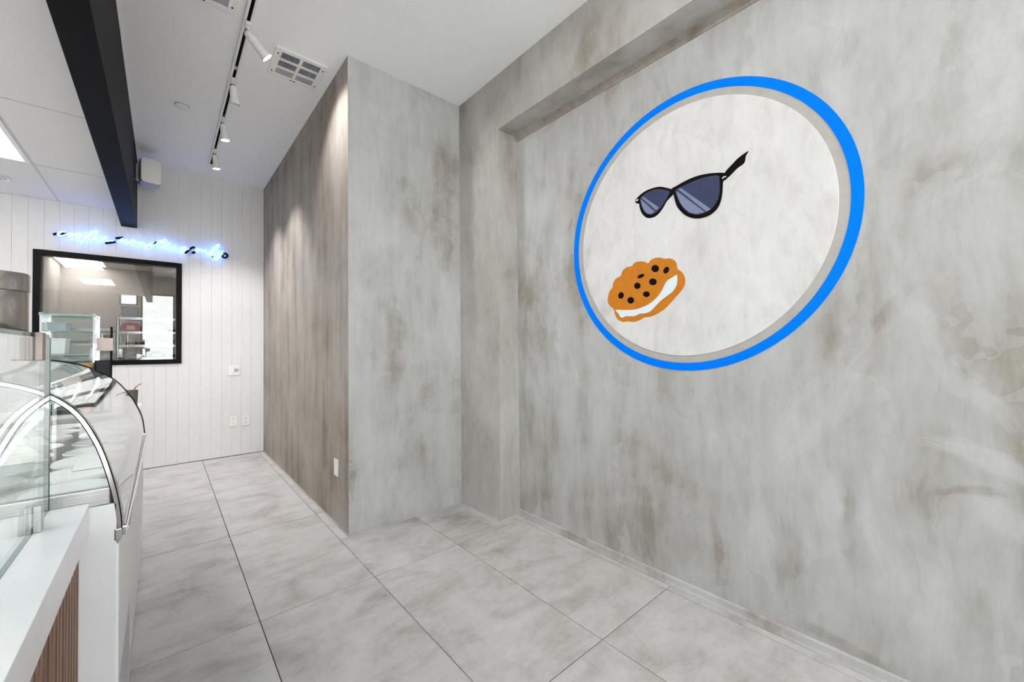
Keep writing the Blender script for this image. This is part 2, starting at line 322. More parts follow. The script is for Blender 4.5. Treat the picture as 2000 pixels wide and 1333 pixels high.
GLINT_NEAR_A = [(1.1175, 2.3094), (1.0972, 2.3068), (0.9344, 2.1435), (0.9577, 2.136)]
GLINT_NEAR_B = [(1.1251, 2.2996), (0.9678, 2.1363), (1.0134, 2.1366), (1.053, 2.1562), (1.0837, 2.1904), (1.1052, 2.2262), (1.1206, 2.268)]
GLINT_FAR_A = [(1.3513, 2.326), (1.3383, 2.3288), (1.2361, 2.2327), (1.2565, 2.223)]
GLINT_FAR_B = [(1.3586, 2.3197), (1.2667, 2.2175), (1.2875, 2.207), (1.3131, 2.2168), (1.3333, 2.2382), (1.3499, 2.2763)]
TEMPLE = [(0.862, 2.3179), (0.8201, 2.3542), (0.7896, 2.3759), (0.7454, 2.3916), (0.7578, 2.3696), (0.7656, 2.3376), (0.8005, 2.3201), (0.85, 2.2863)]
HINGE_NEAR = [(0.8749, 2.2945), (0.8664, 2.3006), (0.8529, 2.2983), (0.8551, 2.2924), (0.8644, 2.2944), (0.8719, 2.2879)]
HINGE_FAR = [(1.3936, 2.3178), (1.3862, 2.3243), (1.373, 2.3238), (1.376, 2.3168), (1.3864, 2.3125)]
COOKIE = [(1.3148, 1.9114), (1.2956, 1.9281), (1.2635, 1.9348), (1.2373, 1.9317), (1.2067, 1.9201), (1.1715, 1.9154), (1.147, 1.9003), (1.1327, 1.8768), (1.1283, 1.8479), (1.1093, 1.831), (1.0907, 1.8051), (1.0841, 1.7765), (1.0893, 1.7448), (1.1063, 1.719), (1.1356, 1.6895), (1.1705, 1.6552), (1.2113, 1.6204), (1.2582, 1.5949), (1.3009, 1.5805), (1.3446, 1.5783), (1.3783, 1.5627), (1.4184, 1.5548), (1.4652, 1.5599), (1.5012, 1.5592), (1.5377, 1.577), (1.5591, 1.6102), (1.5692, 1.6456), (1.5994, 1.6722), (1.6151, 1.7006), (1.6113, 1.7381), (1.5979, 1.7718), (1.5772, 1.7909), (1.5704, 1.8222), (1.5461, 1.8484), (1.512, 1.8606), (1.4975, 1.89), (1.4659, 1.9103), (1.4305, 1.9109), (1.407, 1.9292), (1.3727, 1.9311), (1.3393, 1.924)]
CREAM = [(1.5524, 1.6406), (1.488, 1.6357), (1.4173, 1.6324), (1.3603, 1.6421), (1.3051, 1.6623), (1.2619, 1.6926), (1.2301, 1.7282), (1.2091, 1.7642), (1.1935, 1.7862), (1.1583, 1.8029), (1.1337, 1.8136), (1.1303, 1.7826), (1.1371, 1.7507), (1.1596, 1.7203), (1.1898, 1.6998), (1.231, 1.6751), (1.268, 1.6444), (1.3058, 1.613), (1.3387, 1.6044), (1.3777, 1.6031), (1.4179, 1.5915), (1.4766, 1.5943), (1.5008, 1.5864), (1.519, 1.5944), (1.5341, 1.6165)]
CHIPS = [[(1.243, 1.8666), (1.2465, 1.8561), (1.2556, 1.8495), (1.268, 1.8484), (1.2804, 1.8532), (1.2895, 1.8626), (1.2927, 1.8742), (1.2891, 1.8848), (1.2798, 1.8914), (1.2673, 1.8924), (1.255, 1.8874), (1.2461, 1.878)], [(1.1838, 1.8403), (1.1915, 1.8329), (1.201, 1.8301), (1.2095, 1.8326), (1.2149, 1.8398), (1.2157, 1.8498), (1.2115, 1.8598), (1.2037, 1.8671), (1.1942, 1.8698), (1.1857, 1.8672), (1.1804, 1.86), (1.1797, 1.8502)], [(1.3418, 1.8444), (1.3424, 1.8382), (1.3491, 1.8319), (1.3601, 1.8272), (1.3725, 1.8253), (1.3831, 1.8269), (1.3888, 1.8314), (1.3882, 1.8377), (1.3814, 1.844), (1.3702, 1.8487), (1.3578, 1.8505), (1.3474, 1.8489)], [(1.3683, 1.7778), (1.3715, 1.7681), (1.3798, 1.7617), (1.3912, 1.7603), (1.4026, 1.7643), (1.4109, 1.7728), (1.4138, 1.7834), (1.4106, 1.7932), (1.4021, 1.7996), (1.3906, 1.8009), (1.3793, 1.7967), (1.3712, 1.7883)], [(1.2589, 1.7884), (1.2624, 1.7786), (1.2718, 1.7723), (1.2846, 1.7711), (1.2974, 1.7754), (1.3068, 1.7842), (1.3101, 1.795), (1.3064, 1.805), (1.2968, 1.8113), (1.284, 1.8123), (1.2713, 1.8079), (1.2621, 1.7991)], [(1.491, 1.7254), (1.4971, 1.716), (1.5069, 1.7109), (1.5178, 1.7114), (1.5269, 1.7174), (1.5317, 1.7275), (1.5309, 1.7387), (1.5247, 1.7482), (1.5148, 1.7532), (1.5039, 1.7526), (1.4949, 1.7465), (1.4902, 1.7365)], [(1.4152, 1.6915), (1.4186, 1.6816), (1.4276, 1.6749), (1.4399, 1.6732), (1.4522, 1.6771), (1.4612, 1.6854), (1.4644, 1.6961), (1.4609, 1.7061), (1.4517, 1.7128), (1.4393, 1.7143), (1.4271, 1.7104), (1.4183, 1.702)], [(1.3064, 1.7188), (1.3095, 1.7102), (1.318, 1.7046), (1.3295, 1.7033), (1.341, 1.7069), (1.3494, 1.7143), (1.3524, 1.7237), (1.3491, 1.7324), (1.3405, 1.738), (1.3289, 1.7391), (1.3175, 1.7355), (1.3093, 1.728)]]
LIT = [[(-0.7969, 2.6786), (-0.8163, 2.684), (-0.8407, 2.6691), (-0.8524, 2.6477), (-0.8405, 2.6357), (-0.8161, 2.64), (-0.7933, 2.6567), (-0.7774, 2.6648), (-0.7668, 2.6762), (-0.7507, 2.678), (-0.7435, 2.6645), (-0.7594, 2.6405), (-0.773, 2.6434), (-0.7766, 2.6586), (-0.7667, 2.6682), (-0.7381, 2.6665), (-0.7201, 2.6686)], [(-0.7194, 2.6688), (-0.7057, 2.6792), (-0.6893, 2.6768), (-0.6855, 2.6587), (-0.7011, 2.6374), (-0.7156, 2.6455), (-0.7193, 2.6661)], [(-0.7093, 2.6759), (-0.6874, 2.6611), (-0.6581, 2.6636), (-0.6341, 2.6742)], [(-0.6796, 2.5807), (-0.6597, 2.6204), (-0.6322, 2.6654), (-0.6027, 2.7138), (-0.5765, 2.7398), (-0.5595, 2.7407), (-0.5557, 2.7262), (-0.5725, 2.6921), (-0.5987, 2.6767), (-0.6266, 2.661), (-0.6277, 2.6473), (-0.6134, 2.6325), (-0.591, 2.6401), (-0.5723, 2.6623), (-0.563, 2.6721), (-0.5628, 2.6503), (-0.5457, 2.6385), (-0.519, 2.6507), (-0.4902, 2.6644), (-0.476, 2.6779), (-0.4865, 2.6859), (-0.5057, 2.6711), (-0.5121, 2.6508), (-0.4939, 2.6341), (-0.461, 2.644), (-0.4278, 2.6485)], [(-0.3901, 2.6408), (-0.3703, 2.6721), (-0.3524, 2.6919), (-0.3583, 2.6657), (-0.3622, 2.6527), (-0.3422, 2.6712), (-0.3221, 2.6831), (-0.3188, 2.6695), (-0.326, 2.6515), (-0.3097, 2.6468), (-0.2894, 2.666), (-0.2751, 2.6854), (-0.2574, 2.6872), (-0.2503, 2.6668), (-0.2646, 2.6417), (-0.2803, 2.6449), (-0.2861, 2.6637)], [(-0.2607, 2.6821), (-0.2399, 2.6685), (-0.2233, 2.6644)], [(-0.2234, 2.651), (-0.213, 2.6698), (-0.1962, 2.6669), (-0.2024, 2.647), (-0.2192, 2.642), (-0.2213, 2.6571)], [(-0.1983, 2.6625), (-0.1773, 2.67), (-0.1729, 2.6403), (-0.1582, 2.6518), (-0.1241, 2.6597), (-0.1027, 2.6782), (-0.0811, 2.6946)], [(-0.0941, 2.6837), (-0.1155, 2.6599), (-0.1133, 2.6371), (-0.1089, 2.6204), (-0.1238, 2.6036), (-0.1494, 2.5996), (-0.1601, 2.6124), (-0.1517, 2.6298), (-0.1197, 2.6407), (-0.081, 2.6608)], [(-0.0067, 2.7128), (-0.0332, 2.7142), (-0.0528, 2.6905), (-0.0636, 2.6625), (-0.0548, 2.6376), (-0.0241, 2.6348), (0.0112, 2.6639)], [(-0.0593, 2.6777), (-0.0287, 2.7033), (0.002, 2.7378), (0.0198, 2.742), (0.0279, 2.7292), (0.0133, 2.709), (-0.0199, 2.6942), (-0.0528, 2.6864)], [(0.0112, 2.6639), (0.0379, 2.6759), (0.0595, 2.6823), (0.0626, 2.6976), (0.0445, 2.7036), (0.0267, 2.6888), (0.0192, 2.664), (0.0336, 2.6426), (0.0605, 2.6457), (0.0831, 2.6551)], [(0.0831, 2.6533), (0.1125, 2.6777), (0.0967, 2.6525), (0.0931, 2.6329), (0.1127, 2.6383), (0.1378, 2.6559), (0.1655, 2.6542), (0.1864, 2.6756), (0.2144, 2.6769)], [(0.2144, 2.6769), (0.1957, 2.6571), (0.1982, 2.6261), (0.1843, 2.6047), (0.1564, 2.6048), (0.1463, 2.617), (0.1656, 2.6302), (0.2028, 2.6449), (0.2451, 2.6605)], [(0.307, 2.67), (0.3263, 2.6773), (0.337, 2.6605), (0.3192, 2.6382), (0.3033, 2.648), (0.307, 2.67)], [(0.3336, 2.668), (0.37, 2.6717), (0.3652, 2.6401)], [(0.3677, 2.6454), (0.397, 2.6734), (0.4069, 2.6637), (0.407, 2.6339), (0.4391, 2.6374), (0.474, 2.6864), (0.5091, 2.7389), (0.5345, 2.7638), (0.5457, 2.7511), (0.5244, 2.713), (0.4841, 2.6691), (0.4541, 2.6334), (0.4591, 2.6166), (0.4867, 2.6194), (0.5195, 2.6493), (0.5398, 2.6763)], [(0.5398, 2.6763), (0.5322, 2.648), (0.5603, 2.6585), (0.5859, 2.6908)], [(0.5603, 2.6585), (0.5348, 2.6137), (0.4994, 2.576), (0.5172, 2.564), (0.5451, 2.5962), (0.5886, 2.6595)]]
DARK = [[(-0.8855, 2.6392), (-0.8718, 2.651), (-0.8511, 2.6584)], [(-0.8301, 2.6491), (-0.8127, 2.6626), (-0.7969, 2.6812)], [(-0.4141, 2.683), (-0.3824, 2.6924), (-0.3484, 2.7055)], [(-0.4958, 2.614), (-0.4609, 2.6236), (-0.41, 2.6431)], [(-0.094, 2.6779), (-0.0724, 2.6931), (-0.0572, 2.6857)], [(0.2006, 2.6023), (0.2263, 2.6273), (0.2451, 2.6526), (0.283, 2.6908), (0.2998, 2.6769)], [(0.2737, 2.6313), (0.2856, 2.6179), (0.3023, 2.6418)], [(0.5809, 2.6298), (0.5912, 2.6535), (0.6119, 2.6597), (0.6327, 2.6468), (0.6328, 2.6213), (0.612, 2.6024), (0.5887, 2.6087), (0.5809, 2.6298)]]
# ================================================================ the setting
X1, Y1, X2, Y0, ZC = 1.051, 3.085, 2.054, 6.459, 3.626
Y3, ZH, X4 = 2.526, 3.18, 2.261
YB, XL = -3.2, -4.2                      # storefront and left wall, behind and beside the camera
ZL = 3.011                               # lower grid ceiling left of the beam
GX = [0.384 + 0.6037*k for k in range(-8, 5)]     # tile joints that run away from the camera
GY = [1.196 + 1.247*k for k in range(-4, 6)]      # tile joints that run across
fl = struct('floor', MB().box(XL-.1, X4+.3, YB-.1, Y0+.1, -.10, -.008), M['grout'], 'concrete look tile floor with thin dark joints')
def blocked(x0, x1, y0, y1): return x0 >= X1 and y0 >= Y1
for i in range(len(GX)-1):
    for j in range(len(GY)-1):
        x0, x1 = max(GX[i], XL), min(GX[i+1], X4); y0, y1 = max(GY[j], YB), min(GY[j+1], Y0)
        if x1-x0 < .02 or y1-y0 < .02: continue
        rects = [(x0, x1, y0, y1)]
        if x1 > X1 and y1 > Y1:                                  # cut round the boxed column
            rects = []
            if y0 < Y1: rects.append((x0, x1, y0, Y1))
            if x0 < X1: rects.append((x0, X1, max(y0, Y1), y1))
            if y0 < Y1 and x0 < X1: rects = [(x0, x1, y0, Y1), (x0, X1, Y1, y1)]
        for (a, b, c, d) in rects:
            g = .0022
            MB().box(a+(g if a > XL else 0), b-g, c+(g if c != Y1 else 0), d-(g if d != Y1 else 0), -.008, 0).build('floor_tile', M['tile'], fl, bevel=.0008, seg=1)
# far white wall of upright planks with a window opening
WX0, WX1, WZ0, WZ1 = -1.029, .175, 1.238, 2.473
wb = MB()
wb.box(XL, WX0, Y0, Y0+.10, 0, ZC); wb.box(WX1, 2.4, Y0, Y0+.10, 0, ZC); wb.box(WX0, WX1, Y0, Y0+.10, 0, WZ0); wb.box(WX0, WX1, Y0, Y0+.10, WZ1, ZC)
wall_far = struct('wall_back', wb, M['plank'], 'white wall of upright painted planks behind the display case')
px0 = -.954
k0 = int(math.ceil((XL-px0)/.1095))
for k in range(k0-1, 20):
    a = max(px0+.1095*k, XL); b = min(px0+.1095*(k+1), X1)
    if b-a < .01: continue
    spans = []
    zt = ZL if b <= -.36 else ZC
    if b > WX0+.001 and a < WX1-.001:
        spans = [(a, b, 0, WZ0), (a, b, WZ1, zt)]
        if a < WX0: spans.append((a, WX0, WZ0, WZ1))
        if b > WX1: spans.append((WX1, b, WZ0, WZ1))
    else: spans = [(a, b, 0, zt)]
    for (a_, b_, z0, z1) in spans:
        g = .0004
        MB().box(a_+g, b_-g, Y0-.012, Y0, z0, z1).build('plank', M['plank'], wall_far, bevel=.0012, seg=1)
# boxed column and right wall
struct('wall_inner_left', MB().prism([(X1, Y1), (X1, Y0), (X1+.03, Y0), (X1+.03, Y1+.03)], 'z', 0, ZC), M['conc_warm'], 'brownish trowelled plaster side of the boxed column facing the white wall corner')
struct('wall_inner_front', MB().prism([(X1, Y1), (X1+.03, Y1+.03), (X2, Y1+.03), (X2, Y1)], 'z', 0, ZC), M['conc_cool'], 'pale grey trowelled plaster front of the boxed column')
struct('wall_right_pier', MB().prism([(Y1+.03, 0), (Y1+.03, ZC), (YB, ZC), (YB, ZH), (Y3, ZH), (Y3, 0)], 'x', X2, X4+.06), M['conc_pier'], 'plaster pier and header framing the recessed wall')
struct('wall_right', MB().box(X4, X4+.10, YB, Y3, 0, ZH), M['conc_main'], 'large recessed trowelled plaster wall that carries the round emblem')
struct('trim_1', MB().prism([(X4-.035, ZH), (X4, ZH), (X4, ZH-.043), (X4-.006, ZH-.043)], 'y', YB, Y3), M['conc_warm'], 'plaster cove where the recess soffit meets the wall')
struct('baseboard_right', MB().prism([(X4, 0), (X4-.020, 0), (X4-.018, .012), (X4-.012, .016), (X4-.010, .045), (X4, .052)], 'y', YB, Y3), M['conc_cool'], 'low plaster skirt along the foot of the recessed wall')
struct('baseboard_inner', MB().box(X1-.006, X1, Y1-.006, Y0-.012, 0, .012).box(X1, X2, Y1-.006, Y1, 0, .012), M['conc_cool'], 'thin pale bead along the foot of the boxed column')
struct('baseboard_pier', MB().box(X2-.006, X2, Y3-.006, Y1-.006, 0, .012).box(X2, X4-.02, Y3-.006, Y3, 0, .012), M['conc_cool'], 'thin pale bead along the foot of the pier')
struct('trim_2', MB().box(XL, X1-.006, Y0-.018, Y0-.012, 0, .006), M['grout'], 'dark joint at the foot of the white wall')
# ceilings
struct('ceiling', MB().box(-.30, X4+.3, YB-.1, Y0+.1, ZC, ZC+.1), M['ceil'], 'smooth white high ceiling')
cl = struct('ceiling_left', MB().box(XL-.1, -.38, YB-.1, Y0+.1, ZL+.03, ZL+.06), M['dark'], 'lower panelled ceiling left of the black beam')
CX = [-.385, -.85, -1.46, -2.07, -2.68, -3.29, -3.9, XL]; CY = [Y0, 5.285, 4.015, 2.745, 1.475, .205, -1.065, -2.335, YB]
TRO = [(1, 1), (4, 1), (1, 3), (4, 3), (1, 5), (4, 5)]  # only the first panel is in view; the others are added fill lights
for i in range(len(CX)-1):
    for j in range(len(CY)-1):
        if (i, j) in TRO: continue
        MB().box(CX[i+1]+.004, CX[i]-.004, CY[j+1]+.004, CY[j]-.004, ZL+.001, ZL+.02).build('ceiling_panel', M['panel'], cl, bevel=.002, seg=1)
for i in range(1, len(CX)-1): MB().box(CX[i]-.0075, CX[i]+.0075, YB, Y0-.012, ZL-.0015, ZL+.0008).build('grid_bar', M['tbar'], cl)
for j in range(1, len(CY)-1):
    for i in range(len(CX)-1): MB().box(CX[i+1]+.0075, CX[i]-.0075, CY[j]-.006, CY[j]+.006, ZL-.0012, ZL+.0006).build('grid_bar', M['tbar'], cl)
struct('trim_3', MB().box(-.385, -.369, YB, Y0-.012, ZL-.014, ZL+.03), M['white'], 'white edge angle of the lower ceiling along the beam')
struct('trim_4', MB().box(-.232, -.226, YB, Y0-.012, ZC-.012, ZC), M['white'], 'thin white bead between the beam and the high ceiling')
# left and front walls (behind the camera)
struct('wall_left', MB().box(XL-.1, XL, YB, Y0, 0, ZC), M['white'], 'white wall of the serving side')
wf = MB(); W0 = YB-.12
for (a, b, z0, z1) in [(XL, -4.0, 0, ZC), (-4.0, -2.6, 0, .5), (-4.0, -2.6, 2.9, ZC), (-2.6, -.96, 0, ZC), (-.96, -.55, 0, 2.72), (-.96, -.55, 3.35, ZC),
                       (-.55, -.5, 0, ZC), (-.5, .28, 3.1, ZC), (.28, .36, 0, ZC), (.36, 2.1, 3.1, ZC), (.36, 2.1, 0, .12), (2.1, 2.4, 0, ZC)]:
    wf.box(a, b, W0, YB, z0, z1)
struct('wall_front', wf, M['white'], 'white storefront wall behind the viewer')
def glazing(name, a, b, z0, z1, label, mull=()):
    t = tag(bpy.data.objects.new(name, None), label, None, None, 'structure'); col.objects.link(t); t.location = (a, YB-.06, z0)
    f = .045; m = MB(); L = b-a; H = z1-z0
    m.box(0, f, -.03, .03, 0, H); m.box(L-f, L, -.03, .03, 0, H); m.box(f, L-f, -.03, .03, 0, f); m.box(f, L-f, -.03, .03, H-f, H)
    for q in mull: m.box(q-a-.025, q-a+.025, -.03, .03, f, H-f)
    m.build('window_frame', M['black'], t)
    MB().box(f, L-f, -.004, .004, f, H-f).build('pane', M['glass'], t)
    return t
glazing('window_1', -4.0, -2.6, .5, 2.9, 'storefront window on the serving side', (-3.3,))
glazing('window_2', -.96, -.55, 2.72, 3.35, 'small transom window of the storefront')
glazing('door_1', -.5, .28, 0, 3.1, 'glazed storefront door')
glazing('window_3', .36, 2.1, .12, 3.1, 'wide storefront window', (1.23,))
struct('ground_outside', MB().box(-9, 9, -14, YB-.12, -.2, -.1), M['asphalt'], 'pale pavement outside the storefront')
# beam: runs into the far wall
struct('ceiling_beam', MB().box(-.368, -.233, YB, Y0-.012, 2.838, ZC-.001), M['beam'], 'long satin black beam between the two ceilings', bevel=.003)
# ================================================================ kitchen behind the window
KY = Y0+.10; KD = 11.0; KZ = ZL
struct('wall_kitchen_back', MB().box(-3.2, 1.6, KD, KD+.1, 0, KZ+.1), M['wallgrey'], 'beige grey back wall of the kitchen')
struct('wall_kitchen_left', MB().box(-3.3, -3.2, KY, KD, 0, KZ+.1), M['wallgrey'], 'left wall of the kitchen')
struct('wall_kitchen_right', MB().box(1.5, 1.6, KY, KD, 0, KZ+.1), M['wallgrey'], 'right wall of the kitchen')
struct('floor_kitchen', MB().box(-3.3, 1.6, KY, KD, -.1, -.0), M['tile'], 'kitchen floor')
kc = MB(); kc.box(-3.3, 1.6, KY, KD+.1, KZ, KZ+.1)
struct('ceiling_kitchen', kc, M['panel'], 'kitchen ceiling')
kp = MB(); kp.box(-3.2, -1.42, 9.6, 9.75, 0, KZ)
kp = MB(); kp.box(-1.52, -1.42, 9.3, KD, 0, KZ); kp.box(-3.2, -1.52, 10.2, 10.3, 0, KZ)
struct('wall_kitchen_inner', kp, M['wallgrey'], 'short kitchen partition seen at the left of the window')
struct('trim_5', MB().box(-3.2, -1.52, 10.12, 10.2, 2.38, 2.5).box(-1.86, -1.76, 10.12, 10.2, 0, 1.98).box(-1.86, -1.52, 10.12, 10.2, 1.9, 1.98), M['black'], 'black door surround on the kitchen partition')
def troffer(x0, x1, y0, y1, z, label, group=None, mat='troffer'):
    t = thing('troffer_light', label, 'light', ((x0+x1)/2, (y0+y1)/2, z), group); a = (x1-x0)/2; b = (y1-y0)/2
    m = MB(); e = .03
    m.box(-a, -a+e, -b, b, -.004, .03).box(a-e, a, -b, b, -.004, .03).box(-a+e, a-e, -b, -b+e, -.004, .03).box(-a+e, a-e, b-e, b, -.004, .03)
    m.build('light_frame', M['white'], t)
    MB().box(-a+e, a-e, -b+e, b-e, .004, .012).build('diffuser', M[mat], t)
    return t
tl = {(1, 1): 'square edged flat ceiling light at the left edge beside the round ceiling speaker', (4, 1): 'added unseen flat ceiling light over the far left of the serving side',
      (1, 3): 'added unseen flat ceiling light over the display case', (4, 3): 'added unseen flat ceiling light at mid left of the serving side', (1, 5): 'added unseen flat ceiling light above the near counter', (4, 5): 'added unseen flat ceiling light near the storefront on the left'}
for (i, j) in TRO: troffer(CX[i+1]+.008, CX[i]-.008, CY[j+1]+.006, CY[j]-.006, ZL, tl[(i, j)], 'flat panel ceiling lights')
troffer(-1.38, -.80, 9.95, 11.0-.05, KZ-.004, 'flat ceiling light seen through the black framed window', 'flat panel ceiling lights', 'kitchen_troffer')
troffer(.2, .8, 7.2, 8.4, KZ-.004, 'kitchen ceiling light hidden above the window head', 'flat panel ceiling lights', 'kitchen_troffer')
# window in the far wall
wt = tag(bpy.data.objects.new('window_4', None), 'black framed interior window under the neon sign', None, None, 'structure'); col.objects.link(wt); wt.location = (WX0, Y0, WZ0)
L, H, f = WX1-WX0, WZ1-WZ0, .052
m = MB().box(0, f, -.030, .11, 0, H).box(L-f, L, -.030, .11, 0, H).box(f, L-f, -.030, .11, 0, f).box(f, L-f, -.030, .11, H-f, H)
m.build('window_frame', M['black'], wt, bevel=.003)
MB().box(f, L-f, .010, .018, f, H-f).build('pane', M['window_glass'], wt)
# ---- racks and goods in the kitchen
def rack(x0, x1, y0, y1, h, shelves, label):
    t = thing('shelf_rack', label, 'rack', ((x0+x1)/2, (y0+y1)/2, 0), 'kitchen shelf racks'); a = (x1-x0)/2; b = (y1-y0)/2
    for sx in (-1, 1):
        for sy in (-1, 1): MB().cyl((sx*a, sy*b, 0), (sx*a, sy*b, h), .013, n=10).build('post', M['chrome'], t, smooth=True)
    for z in shelves:
        m = MB().box(-a, a, -b, -b+.012, z-.03, z).box(-a, a, b-.012, b, z-.03, z).box(-a, -a+.012, -b, b, z-.03, z).box(a-.012, a, -b, b, z-.03, z)
        for k in range(9): m.box(-a, a, -b+.03+k*(2*b-.06)/8-.003, -b+.03+k*(2*b-.06)/8+.003, z-.006, z)
        m.build('shelf', M['chrome'], t)
    return t
rack(-.45, .30, 7.45, 7.95, 1.86, (.3, .75, 1.10, 1.30, 1.48, 1.66, 1.85), 'chrome wire rack behind the right half of the window')
rack(-.98, -.52, 7.6, 8.0, 1.72, (.3, .75, 1.12, 1.32, 1.50, 1.70), 'lower chrome wire rack behind the window beside the register')
rack(.42, .95, 7.3, 7.8, 1.86, (.3, .75, 1.10, 1.34, 1.58, 1.85), 'chrome wire rack at the far right behind the window')
GOODS = ['silver tray', 'black tray', 'brown bag', 'red bag', 'green bag', 'white tub']
pos_words = ['left end', 'left of centre', 'right of centre', 'right end']
def good(kind, x, y, z, wd, dp, h, label, grp):
    nm, mat = {'tray': ('sheet_tray', 'steel'), 'dark': ('sheet_tray', 'dark'), 'box': ('storage_box', 'plastic_grey'), 'red': ('food_bag', 'red'), 'brown': ('bread_loaf', 'brown'), 'green': ('food_bag', 'leaf'), 'tub': ('plastic_tub', 'tub'), 'tan': ('bread_loaf', 'tan')}[kind]
    t = thing(nm, label, {'sheet_tray': 'tray', 'storage_box': 'box', 'food_bag': 'bag', 'bread_loaf': 'bread', 'plastic_tub': 'tub'}[nm], (x, y, z), grp)
    if nm == 'sheet_tray':
        a, b = wd/2, dp/2; e = .006
        m = MB().box(-a, a, -b, b, 0, .004).box(-a, -a+e, -b, b, .004, h).box(a-e, a, -b, b, .004, h).box(-a, a, -b, -b+e, .004, h).box(-a, a, b-e, b, .004, h)
        m.build('pan', M[mat], t)
        MB().box(-a+.01, a-.01, -b+.01, b-.01, .004, h*.6).build('contents', M['brown' if kind == 'dark' else 'tan'], t, bevel=.006)
    elif nm in ('storage_box', 'plastic_tub'):
        MB().prism([(-wd/2*.94, 0), (wd/2*.94, 0), (wd/2, h*.86), (-wd/2, h*.86)], 'y', -dp/2, dp/2).build('body', M[mat], t, bevel=.008)
        MB().box(-wd/2-.008, wd/2+.008, -dp/2-.008, dp/2+.008, h*.86, h).build('lid', M['tub' if nm == 'storage_box' else 'plastic_grey'], t, bevel=.004)
    else:
        pr = [(-wd/2, .0), (wd/2, 0), (wd/2*1.02, h*.5), (wd/2*.7, h*.92), (0, h), (-wd/2*.72, h*.9), (-wd/2*1.02, h*.45)]
        MB().prism(pr, 'y', -dp/2, dp/2).build('body', M[mat], t, bevel=.015, smooth=True)
        MB().box(-wd*.2, wd*.2, -dp/2-.004, -dp/2+.002, h*.2, h*.6).build('sticker', M['pink'], t)
    return t
good('box', -.34, 7.68, 1.851, .17, .3, .17, 'translucent storage box on top of the wide rack', None)
good('box', -.14, 7.70, 1.851, .13, .3, .14, 'small storage box beside the larger one on the wide rack', None)
shelf_names = {1.66: 'top', 1.48: 'second', 1.30: 'third', 1.10: 'fourth'}
plan = {1.66: [('red', -.33), ('tub', -.10), ('dark', .16)], 1.48: [('dark', -.28), ('tray', .02), ('green', .22)], 1.30: [('tray', -.30), ('brown', -.06), ('dark', .18)], 1.10: [('dark', -.30), ('tan', -.06), ('tub', .18)]}
wordk = {'red': 'red food bag', 'tub': 'white plastic tub', 'dark': 'dark tray of baked goods', 'tray': 'steel tray', 'green': 'green food bag', 'brown': 'brown loaf', 'tan': 'tan loaf'}
for z, row in plan.items():
    for kx, (kind, x) in enumerate(row):
        hh = {'red': .13, 'tub': .11, 'dark': .035, 'tray': .03, 'green': .12, 'brown': .09, 'tan': .09}[kind]
        good(kind, x, 7.70, z+.001, .20, .34, hh, '%s on the %s shelf of the wide kitchen rack, %s' % (wordk[kind], shelf_names[z], ['left', 'middle', 'right'][kx]), 'goods on the wide kitchen rack')
for z, nm in ((1.50, 'top'), (1.32, 'second'), (1.12, 'third')):
    for kx, (kind, x) in enumerate([('dark', -.86), ('tub' if z > 1.4 else 'tray', -.64)]):
        good(kind, x, 7.80, z+.001, .19, .30, .035 if kind != 'tub' else .11, '%s on the %s shelf of the lower kitchen rack, %s' % (wordk[kind], nm, ['left', 'right'][kx]), 'goods on the lower kitchen rack')
for z, nm in ((1.58, 'top'), (1.34, 'second'), (1.10, 'third')):
    good('green' if z > 1.4 else 'tub', .60, 7.55, z+.001, .19, .30, .12, '%s on the %s shelf of the far right kitchen rack' % (wordk['green' if z > 1.4 else 'tub'], nm), 'goods on the far right kitchen rack')
dz = thing('air_duct', 'pale square air duct under the kitchen ceiling', 'duct', (.0, 8.8, KZ))
MB().box(-.12, .12, -1.0, 1.6, -.26, -.03).build('duct_run', M['plastic_grey'], dz, bevel=.004)
MB().box(-.14, .14, -1.03, -1.0, -.28, -.01).build('flange', M['tbar'], dz); MB().box(-.14, .14, .2, .23, -.28, -.01).build('flange', M['tbar'], dz)
for yy in (-.5, .9): MB().cyl((0, yy, -.03), (0, yy, 0), .008, n=8).build('hanger', M['chrome'], dz)
# ================================================================ neon sign
ns = thing('neon_sign', 'blue glowing neon handwriting sign above the black framed window', 'sign', (0, 6.40, 2.6))
BASE = Vector((0, 6.40, 2.6))
for pts in LIT:
    q = spline([(x, 0, z-2.6) for x, z in pts], 5)
    MB().tube(q, .0062, 8).build('lit_tube', M['neon'], ns, smooth=True)
for pts in DARK:
    q = spline([(x, .012, z-2.6) for x, z in pts], 5)
    MB().tube(q, .012, 8).build('blacked_tube', M['neon_off'], ns, smooth=True)['label'] = 'unlit blacked-out tube'
for x, z in ((-.80, 2.655), (-.45, 2.64), (-.12, 2.62), (.20, 2.62), (.48, 2.60)):
    MB().cyl((x, 0.002, z-2.6), (x, .047, z-2.6), .006, n=8).build('standoff', M['neon_off'], ns)
